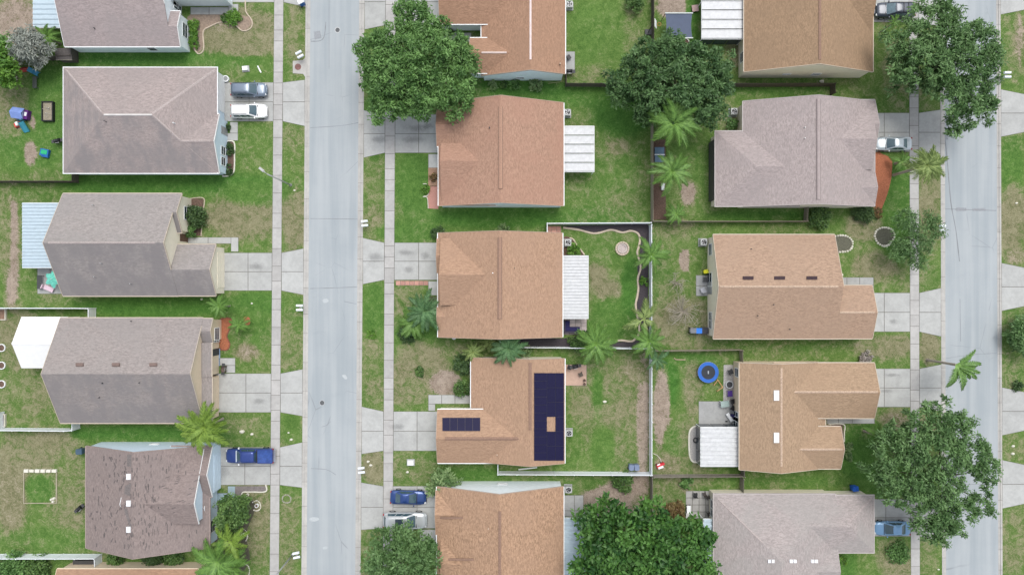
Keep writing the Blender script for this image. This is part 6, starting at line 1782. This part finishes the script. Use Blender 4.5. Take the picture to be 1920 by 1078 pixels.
tree('oak_tree', 'tall loose street oak leaning over the right street at the top', 1742, 132,
     [(1740,45,7,3.0,1.8),(1700,80,6.6,2.7,1.7),(1775,80,7.4,3.0,1.8),(1830,80,7,2.7,1.7),(1690,125,6,2.4,1.6),(1735,115,7.6,3.1,1.8),(1800,130,7.4,2.9,1.7),(1845,130,6.8,2.2,1.4),(1780,180,6.8,2.7,1.6),(1825,180,6.6,2.6,1.5),(1800,225,6,2.0,1.2),(1842,205,6,1.9,1.2),(1770,30,6.6,1.9,1.3),(1690,150,5,1.7,1.2),(1750,150,6,2,1.3)], LF_OAK, 640, 40, shell=.48)
tree('oak_tree', 'large loose street oak over the right street at the bottom', 1740, 880,
     [(1750,790,7,2.9,1.8),(1790,800,6.8,2.2,1.5),(1720,840,7,3.0,1.8),(1665,850,6.4,2.9,1.8),(1645,880,5.8,2.2,1.5),(1760,850,7.6,3.2,1.8),(1820,850,6.6,2.3,1.5),(1845,875,6.2,1.9,1.2),(1690,910,6.6,2.7,1.7),(1760,910,7.4,2.7,1.6),(1740,960,6.8,2.7,1.6),(1790,960,6.6,2.5,1.5),(1835,940,6,1.9,1.2),(1760,990,6,2.0,1.3),(1680,815,5.6,2.0,1.4),(1720,905,7,2.4,1.4)], LF_OAK, 660, 40, shell=.46)
tree('broadleaf_tree', 'huge dark green broadleaf tree at the bottom between two back yards', 1205, 1010,
     [(1115,985,5.5,2.0,1.4),(1140,970,6,2.0,1.4),(1130,1025,6.4,2.6,1.8),(1110,1065,6,2.4,1.6),(1175,1005,7.4,3.2,2.0),(1225,985,6.8,2.8,1.8),(1265,1000,6.6,2.8,1.8),(1300,1010,6,2.2,1.5),(1220,1045,8,3.6,2.2),(1290,1055,6.8,2.9,1.8),(1170,1065,7,2.8,1.8),(1310,1080,6,2.0,1.5),(1250,1095,7,3,2),(1130,1100,6.4,2.6,1.8)], LF_BROAD, 380, 52, .62, .30, .95, .3, shell=.72)
tree('oak_tree', 'dark green street tree at the bottom over the silver SUV', 755, 1050,
     [(730,1015,5.4,2.0,1.4),(760,1005,5.6,1.8,1.3),(720,1060,5.8,2.5,1.6),(765,1045,6.4,2.7,1.7),(795,1030,5.4,1.8,1.3),(740,1095,6,2.8,1.8),(800,1075,5.6,1.9,1.4)], LF_OAK, 300, 34, shell=.5)
tree('olive_tree', 'sparse drooping tree beside the white stone ring on the right verge', 1698, 447,
     [(1700,420,3.6,1.7,1.0),(1725,455,3.4,1.7,1.0),(1690,465,3.2,1.6,1.0),(1755,430,3.2,1.2,.8),(1720,485,2.8,1.2,.8),(1735,415,3,1.2,.8)], LF_OAK, 150, 26, .5, .1, .7, .12, shell=.4)
tree('leafy_tree', 'bright green bushy tree at the left edge above the toys', 2, 125, [(6,125,4.2,2.0,1.5),(14,140,3.8,1.4,1.1),(8,100,3.8,1.3,1.0),(-8,115,4,2,1.4)], LF_LIME, 150, 40, .42, .2)
tree('leafy_tree', 'small green tree above the bushy one at the left edge', 2, 92, [(6,90,3.2,1.2,.9),(-6,85,3.2,1.4,1)], LF_OAK3, 60, 40, .36, .16)
tree('silver_tree', 'silvery grey leaved tree beside the top left patio roof', 56, 88, [(52,85,4.4,1.9,1.3),(42,72,4,1.2,.9),(66,80,4.2,1.3,1.0),(48,100,3.8,1.2,.9),(88,100,3.2,1.1,.8),(70,122,2.8,.8,.6)], LF_SILVER, 110, 30, .5, .13, .6, .14, shell=.45)
tree('front_tree', 'glossy green shrub tree in front of the brown worn roof house', 436, 965, [(436,950,2.8,1.4,1.0),(420,970,2.6,1.2,.9),(452,958,2.4,1.1,.8),(430,985,2.2,1.2,.8),(462,945,2,.9,.7)], LF_SHRUB, 130, 38, .34, .17, .55, .1)
tree('leafy_tree', 'round dark green tree at the right edge beyond the street', 1912, 628, [(1914,622,1.7,1.6,.8),(1930,640,2.0,2.0,1.0),(1904,642,1.3,1.0,.6),(1918,607,1.5,1.2,.6)], LF_OAK, 120, 32, .42, .15, .5, .1)

def shrub(label, px, py, r, h, mat=LF_SHRUB, ncl=26, per=34, leafL=.22, leafW=.11, rx=None, name='shrub', cat='shrub', group=None):
    x, y, _ = W(px, py, h*.6); t = thing(name, label, cat, x, y, G, group)
    mb = MB()
    for i in range(5):
        a_ = 1.3*i; mb.tube([(x,y,G-.05),(x+r*.3*math.cos(a_),y+r*.3*math.sin(a_),h*.45),(x+r*.6*math.cos(a_),y+r*.6*math.sin(a_),h*.75)],[.05,.035,.012],5)
    mb.build('stem', BARK, t)
    bl = [(x,y,h*.5,r*.8,h*.45)] if rx is None else [(x,y+q*rx,h*.5,r*.8,h*.45) for q in (-1,-.6,-.2,.2,.6,1)]
    P, D, N_, L, Wd, ti, C = foliage(bl, ncl, per, r*.32, leafL, leafW, shell=.7)
    k = P[:,2] > G
    leaf_object('crown', P[k], D[k], N_[k], L[k], Wd[k], ti[k], mat, t, LOC[t.name])
for lab, px, py, r, h, m in (
  ('round variegated shrub, leftmost of the four by the courtyard house wall',926,159,.68,.9,LF_PALE),('low dark shrub, second of the four by the courtyard house wall',944,159,.58,.6,LF_SHRUB),('round dark shrub, third of the four by the courtyard house wall',966,158,.76,.9,LF_OAK3),('round yellow green shrub, rightmost of the four by the courtyard house wall',1006,159,.9,1.0,LF_PALE),
  ('round trimmed shrub at the top edge beside the dark fence',1190,9,1.25,1.6,LF_SHRUB),('leafy shrub beside the air conditioner of the middle house',1076,468,1.0,1.2,LF_LIME),('small bright shrub on the dark mulch strip by the vinyl fence',1208,527,.62,.7,LF_LIME),
  ('dark round shrub above the front left corner of the middle house',822,437,1.0,1.3,LF_DARK),('dark round shrub at the top corner of the solar house',868,681,1.4,1.9,LF_DARK),('dark green shrub in the entry notch of the solar house',867,729,1.2,1.6,LF_SHRUB),('dark low shrub below the front palms of the middle house',764,628,1.1,.8,LF_DARK),
  ('dark shrub in the front bed of the cream house',366,406,1.5,2.0,LF_DARK),('second lighter shrub below the dark one by the cream house',360,432,.9,1.2,LF_OAK3),('lush plant at the end of the walkway of the top left house',436,33,1.1,.9,LF_LIME),('small dark plant left of the lush one by the walkway',421,34,.6,.7,LF_SHRUB),
  ('flowering shrub, left one below the brown worn roof',218,1051,1.3,1.2,LF_SHRUB),('flowering shrub, middle one below the brown worn roof',285,1052,1.5,1.3,LF_DARK),('flowering shrub, right one below the brown worn roof',325,1052,1.4,1.3,LF_SHRUB),('leafy bush at the bottom left corner below the vinyl fence',25,1068,2.2,1.8,LF_OAK3),('darker bush beside the corner bush at the bottom left',70,1068,1.8,1.4,LF_SHRUB),
  ('bushy green shrub at the fence corner below the mauve house',1538,407,1.6,1.5,LF_SHRUB),('dark green shrub at the lower right corner of the mauve house',1620,396,1.5,1.2,LF_DARK),('brown green shrub at the foot of the red mulch bed',1645,399,.8,.8,LF_RUST),('green climber beside the air conditioner of the mauve house',1372,234,.9,1.2,LF_OAK3),
  ('rusty leaved bush at the top right of the broadleaf tree',1268,958,1.3,1.6,LF_RUST),('lime green bush inside the edge of the broadleaf tree',1278,985,1.1,4.0,LF_LIME),('small lime bush below the rail fence',1288,905,.9,.9,LF_OAK3),('low green plants beside the front corner of the mauve grey house',1578,1050,.8,1.0,LF_LIME),
  ('pale spiky plants at the corner of the golden tan bedroom gable, upper',1593,838,.7,.7,LF_PALE),('pale spiky plants at the corner of the golden tan bedroom gable, lower',1592,855,.6,.7,LF_PALE),('pale dry shrub at the right gable of the golden tan house',1625,673,.9,.8,leaf_mat('dry_pale_leaves',(.28,.25,.22),(.42,.38,.35))),
  ('small dark plant by the courtyard notch of the top house',844,59,.6,.8,LF_SHRUB),('low shrubs above the vinyl fence between the middle and solar houses',987,660,.9,.8,LF_PALE),('pale flowering plants on the upper eave side of the middle house',945,431,.9,.5,LF_PALE),('small dark shrub in the dry front lawn of the solar house',787,697,.7,.5,LF_SHRUB),
  ('brown leaved plant in the front bed of the orange tan house',814,333,.6,.7,LF_RUST),('light green plant at the white edging of the orange tan house',799,356,.65,.6,LF_LIME),('small planter shrub between the white SUV and the front walk',425,239,.55,.6,LF_DARK),
  ('dark plant in the lower flower bed of the hipped house',427,318,.8,.7,LF_DARK),('dark plants in the upper flower bed of the hipped house',428,280,.9,.6,LF_DARK),('grassy shrub on the bare soil below the vinyl fence',1168,903,1.4,1.0,LF_SHRUB),('shrub beside the palm at the lower end of the winding edged lawn',1090,640,1.5,1.6,LF_SHRUB),
  ('small bright tuft on the front lawn of the mauve grey house',1685,1035,1.5,.5,LF_OAK3),('light green tuft on the verge by the middle house sidewalk',697,627,.7,.3,LF_LIME),('dry weedy shrub in the middle of the far verge',1908,722,.8,.6,LF_DARK)):
    shrub(lab, px, py, r, h, m, ncl=max(16,int(26*r*r)), per=32, leafL=.20+.06*r, leafW=.10+.03*r)
shrub('long trimmed bright green hedge in front of the top left house', 363.5, 64, .72, .9, LF_LIME, 110, 34, .18, .1, 1.25, 'hedge', 'hedge')
tree('plumeria_bush', 'pale leaved plumeria bush at the corner of the wavy tan roof', 833, 913, [(830,902,2.2,1.4,.9),(815,912,2,1.0,.7),(845,905,2.1,1.0,.7),(812,925,1.8,.7,.5),(824,893,2,1.0,.7)], LF_PALE, 70, 22, .5, .18, .55, .09, 'shrub', shell=.5)
# bare shrub tree behind the peach house
def bare_tree(label, px, py, r, h, n=46):
    x, y, _ = W(px, py, G); t = thing('bare_tree', label, 'tree', x, y)
    tw = M('grey_twigs', (.33,.30,.245), .9, var=.2)
    MB().tube([(x,y,G-.1),(x,y,h*.3)],[.12,.09],8).build('trunk', tw, t)
    mb = MB()
    for i in range(n):
        a_ = random.uniform(0,2*math.pi); rr_ = r*random.uniform(.55,1); e_ = (x+rr_*math.cos(a_), y+rr_*math.sin(a_), h*random.uniform(.55,1))
        m1 = (x+rr_*.4*math.cos(a_+.3), y+rr_*.4*math.sin(a_+.3), h*.55)
        mb.tube([(x,y,h*.28),m1,e_],[.045,.03,.012],4)
        for _ in range(4):
            f = random.uniform(.35,.95); b = Vector(m1).lerp(Vector(e_), f); c = b+Vector((random.uniform(-.6,.6),random.uniform(-.6,.6),random.uniform(0,.35)))
            mb.tube([tuple(b),tuple(b.lerp(c,.5)+Vector((0,0,.06))),tuple(c)],[.02,.015,.007],4)
    tag(mb.build('twigs', tw, t), kind='stuff')
bare_tree('bare grey branched tree in the dry yard behind the peach tan house', 1278, 583, 2.7, 2.6, 44)
bare_tree('small pale bare tree above the larger one behind the peach tan house', 1265, 530, 1.5, 2.0, 16)

# ---------------------------------------------------------------- palms
def frond_mesh(name, L, leaf, width, arch, droop, nl=26, fan=False):
    v = []; f = []; ti = []
    def quad(a_, b_, c_, d_, q):
        k = len(v); v.extend([a_, b_, c_, d_]); f.append((k,k+1,k+2,k+3)); ti.extend([q]*4)
    P = []
    for i in range(13):
        u = i/12; P.append(Vector((L*(u-.10*u*u*u), .0, L*(arch*math.sin(math.pi*min(1,u*1.05)*.9)-droop*u*u))))
    for i in range(12):
        w_ = .035*(1-i/14); a_, b_ = P[i], P[i+1]
        quad((a_.x,a_.y-w_,a_.z),(b_.x,b_.y-w_*.9,b_.z),(b_.x,b_.y+w_*.9,b_.z),(a_.x,a_.y+w_,a_.z), .95)
    for i in range(nl):
        u = .14+.86*(i+.5)/nl; q = u*12; k = min(11,int(q)); p = P[k].lerp(P[k+1], q-k)
        ll = leaf*(.55+.75*math.sin(math.pi*min(1,.15+u*.85)))
        for s in (-1, 1):
            fw = math.radians(58-22*u+random.uniform(-7,7))
            d = Vector((math.cos(fw), s*math.sin(fw), -.35-.35*random.random()+.25*(1-u))).normalized()
            m1 = p+d*ll*.55+Vector((0,0,.04)); e_ = p+d*ll+Vector((0,0,-.16*ll))
            wv = Vector((-d.y*s*0+width, 0, 0)) if True else 0
            t1 = random.uniform(.1,.8)
            quad(tuple(p-wv*.5),tuple(m1-wv*.6),tuple(m1+wv*.6),tuple(p+wv*.5), t1)
            quad(tuple(m1-wv*.6),tuple(e_-wv*.08),tuple(e_+wv*.08),tuple(m1+wv*.6), t1+.1)
    me = bpy.data.meshes.new(name); me.from_pydata(v, [], f)
    at = me.attributes.new('tint','FLOAT','POINT'); at.data.foreach_set('value', np.clip(np.array(ti,np.float32),0,1)); me.update()
    return me
FR = {}
def frond_set(key, mat, L, leaf, width, arch, droop, nl):
    FR[key] = []
    for i in range(4):
        me = frond_mesh('frond', L*random.uniform(.9,1.08), leaf*random.uniform(.9,1.1), width, arch*random.uniform(.8,1.2), droop*random.uniform(.8,1.3), nl); me.materials.append(mat); FR[key].append(me)
LF_P1 = leaf_mat('queen_palm_leaflets', (.062,.150,.028), (.200,.360,.080))
LF_P2 = leaf_mat('yellow_palm_leaflets', (.085,.165,.020), (.270,.400,.075))
LF_P3 = leaf_mat('blue_green_palm_leaflets', (.045,.120,.045), (.150,.280,.115))
LF_P4 = leaf_mat('pale_palm_leaflets', (.075,.135,.030), (.340,.430,.150))
frond_set('queen', LF_P1, 1.0, .19, .030, .16, .28, 30)
frond_set('yellow', LF_P2, 1.0, .19, .042, .18, .24, 24)
frond_set('blue', LF_P3, 1.0, .19, .038, .20, .30, 24)
frond_set('wind', LF_P1, 1.0, .13, .020, .10, .26, 36)
frond_set('pale', LF_P4, 1.0, .23, .060, .2, .30, 14)
def palm(label, px, py, h, L, key, n=14, spread=(0,360), trunk=.13, name='palm_tree', lean=(0,0), group=None, up=(.05,.75)):
    x, y, _ = W(px, py, h); bx, by = x+lean[0], y+lean[1]
    t = thing(name, label, 'palm', bx, by, G, group)
    P = [(bx,by,G-.1),(bx,by,G+.3)]+[(bx+(x-bx)*u, by+(y-by)*u, G+(h-G)*u) for u in (.25,.5,.75,1.0)]
    mb = MB().tube(P,[trunk*1.5,trunk*1.2,trunk,trunk*.95,trunk*.9,trunk*1.1],10)
    k = int(h/.35)
    for i in range(1,k):
        u = i/k; mb.ring(bx+(x-bx)*u,by+(y-by)*u,G+(h-G)*u-.02,G+(h-G)*u+.02,trunk*.5,trunk*1.12,10)
    mb.build('trunk', PBARK, t)
    for i in range(n):
        a_ = math.radians(spread[0]+(spread[1]-spread[0])*(i+random.uniform(.2,.8))/n)
        me = random.choice(FR[key])
        o = bpy.data.objects.new('frond', me); COL.objects.link(o); o.parent = t
        el = random.uniform(*up) if i % 3 else random.uniform(-.15,.25)
        s = L*random.uniform(.85,1.1)*(1.0 if i % 3 else 1.05)
        o.location = (x-bx, y-by, h-G); o.rotation_euler = (random.uniform(-.25,.25), -el, a_); o.scale = (s, s, s)
    return t
palm('short bright palm beside the top left patio roof', 89, 70, 2.6, 1.9, 'queen', 12)
palm('small bright palm at the upper eave of the streaked taupe house', 411, 574, 3.2, 1.6, 'queen', 12)
palm('tiny palm beside the orange mulch ring', 448, 609, 1.8, 1.5, 'queen', 10)
palm('yellow green palm leaning over the lower eave of the streaked taupe house', 384, 800, 5.4, 3.2, 'yellow', 17)
palm('large fan of broad fronds in the front bed at the bottom, upper palm', 434, 1015, 3.2, 2.7, 'yellow', 9, up=(.1,.6))
palm('large green palm at the bottom left front bed, lower palm', 408, 1052, 4.0, 3.4, 'queen', 15)
palm('green palm low at the bottom edge beside the sidewalk', 440, 1060, 3.0, 2.3, 'queen', 12)
palm('bushy blue green palm in front of the middle house, right one', 797, 582, 2.8, 2.9, 'blue', 16)
palm('bushy blue green palm in front of the middle house, left one', 776, 604, 2.2, 2.3, 'queen', 14)
palm('dark round sago palm by the front lawn edge of the middle house', 764, 622, 1.0, 1.0, 'blue', 18)
palm('blue green palm overhanging the top eave of the solar house', 953, 653, 4.2, 2.3, 'blue', 15)
palm('pale spiky palm left of the blue green one above the solar house', 887, 660, 2.2, 1.5, 'pale', 12)
palm('small olive palm in the strip left of the blue green palm', 918, 640, 1.4, 1.5, 'pale', 9)
palm('feathery bright palm at the lower end of the winding edged lawn', 1117, 645, 4.0, 2.9, 'queen', 14)
palm('palm with few dark fronds at the right end of the vinyl fence line', 1221, 478, 4.6, 2.5, 'queen', 11)
palm('thin palm with four long pale fronds by the lower right lawn edge', 1207, 598, 3.2, 2.6, 'pale', 6)
palm('lime palm on the vinyl fence corner of the dry yard', 1217, 640, 4.4, 2.4, 'queen', 12)
palm('small dark palm just right of the vinyl fence corner', 1232, 672, 3.0, 1.8, 'blue', 9)
palm('large light green palm below the back fence oak, upper of two', 1263, 232, 7.6, 3.3, 'queen', 15)
palm('light green palm by the mulch strip, lower of two', 1260, 322, 6.0, 3.0, 'queen', 13)
palm('short palm at the foot of the brown mulch strip', 1268, 402, 1.8, 1.6, 'queen', 11)
palm('tall yellow green palm with a bare slanting trunk beside the right sidewalk', 1738, 310, 7.3, 2.5, 'pale', 20, trunk=.16)
palm('wind swept palm over the right street with fronds blown to the right', 1793, 684, 6.0, 3.3, 'wind', 12, spread=(-118,42), trunk=.15, up=(-.15,.35))
palm('small young palm beside the black SUV', 1677, 42, 3.6, 1.1, 'queen', 10, trunk=.06)
palm('low dark palm over the red mulch bed beside the silver sedan', 1690, 303, 1.6, 1.5, 'queen', 9)
palm('bright low palm beneath the left side of the lower street oak', 1645, 818, 3.4, 2.0, 'queen', 9)
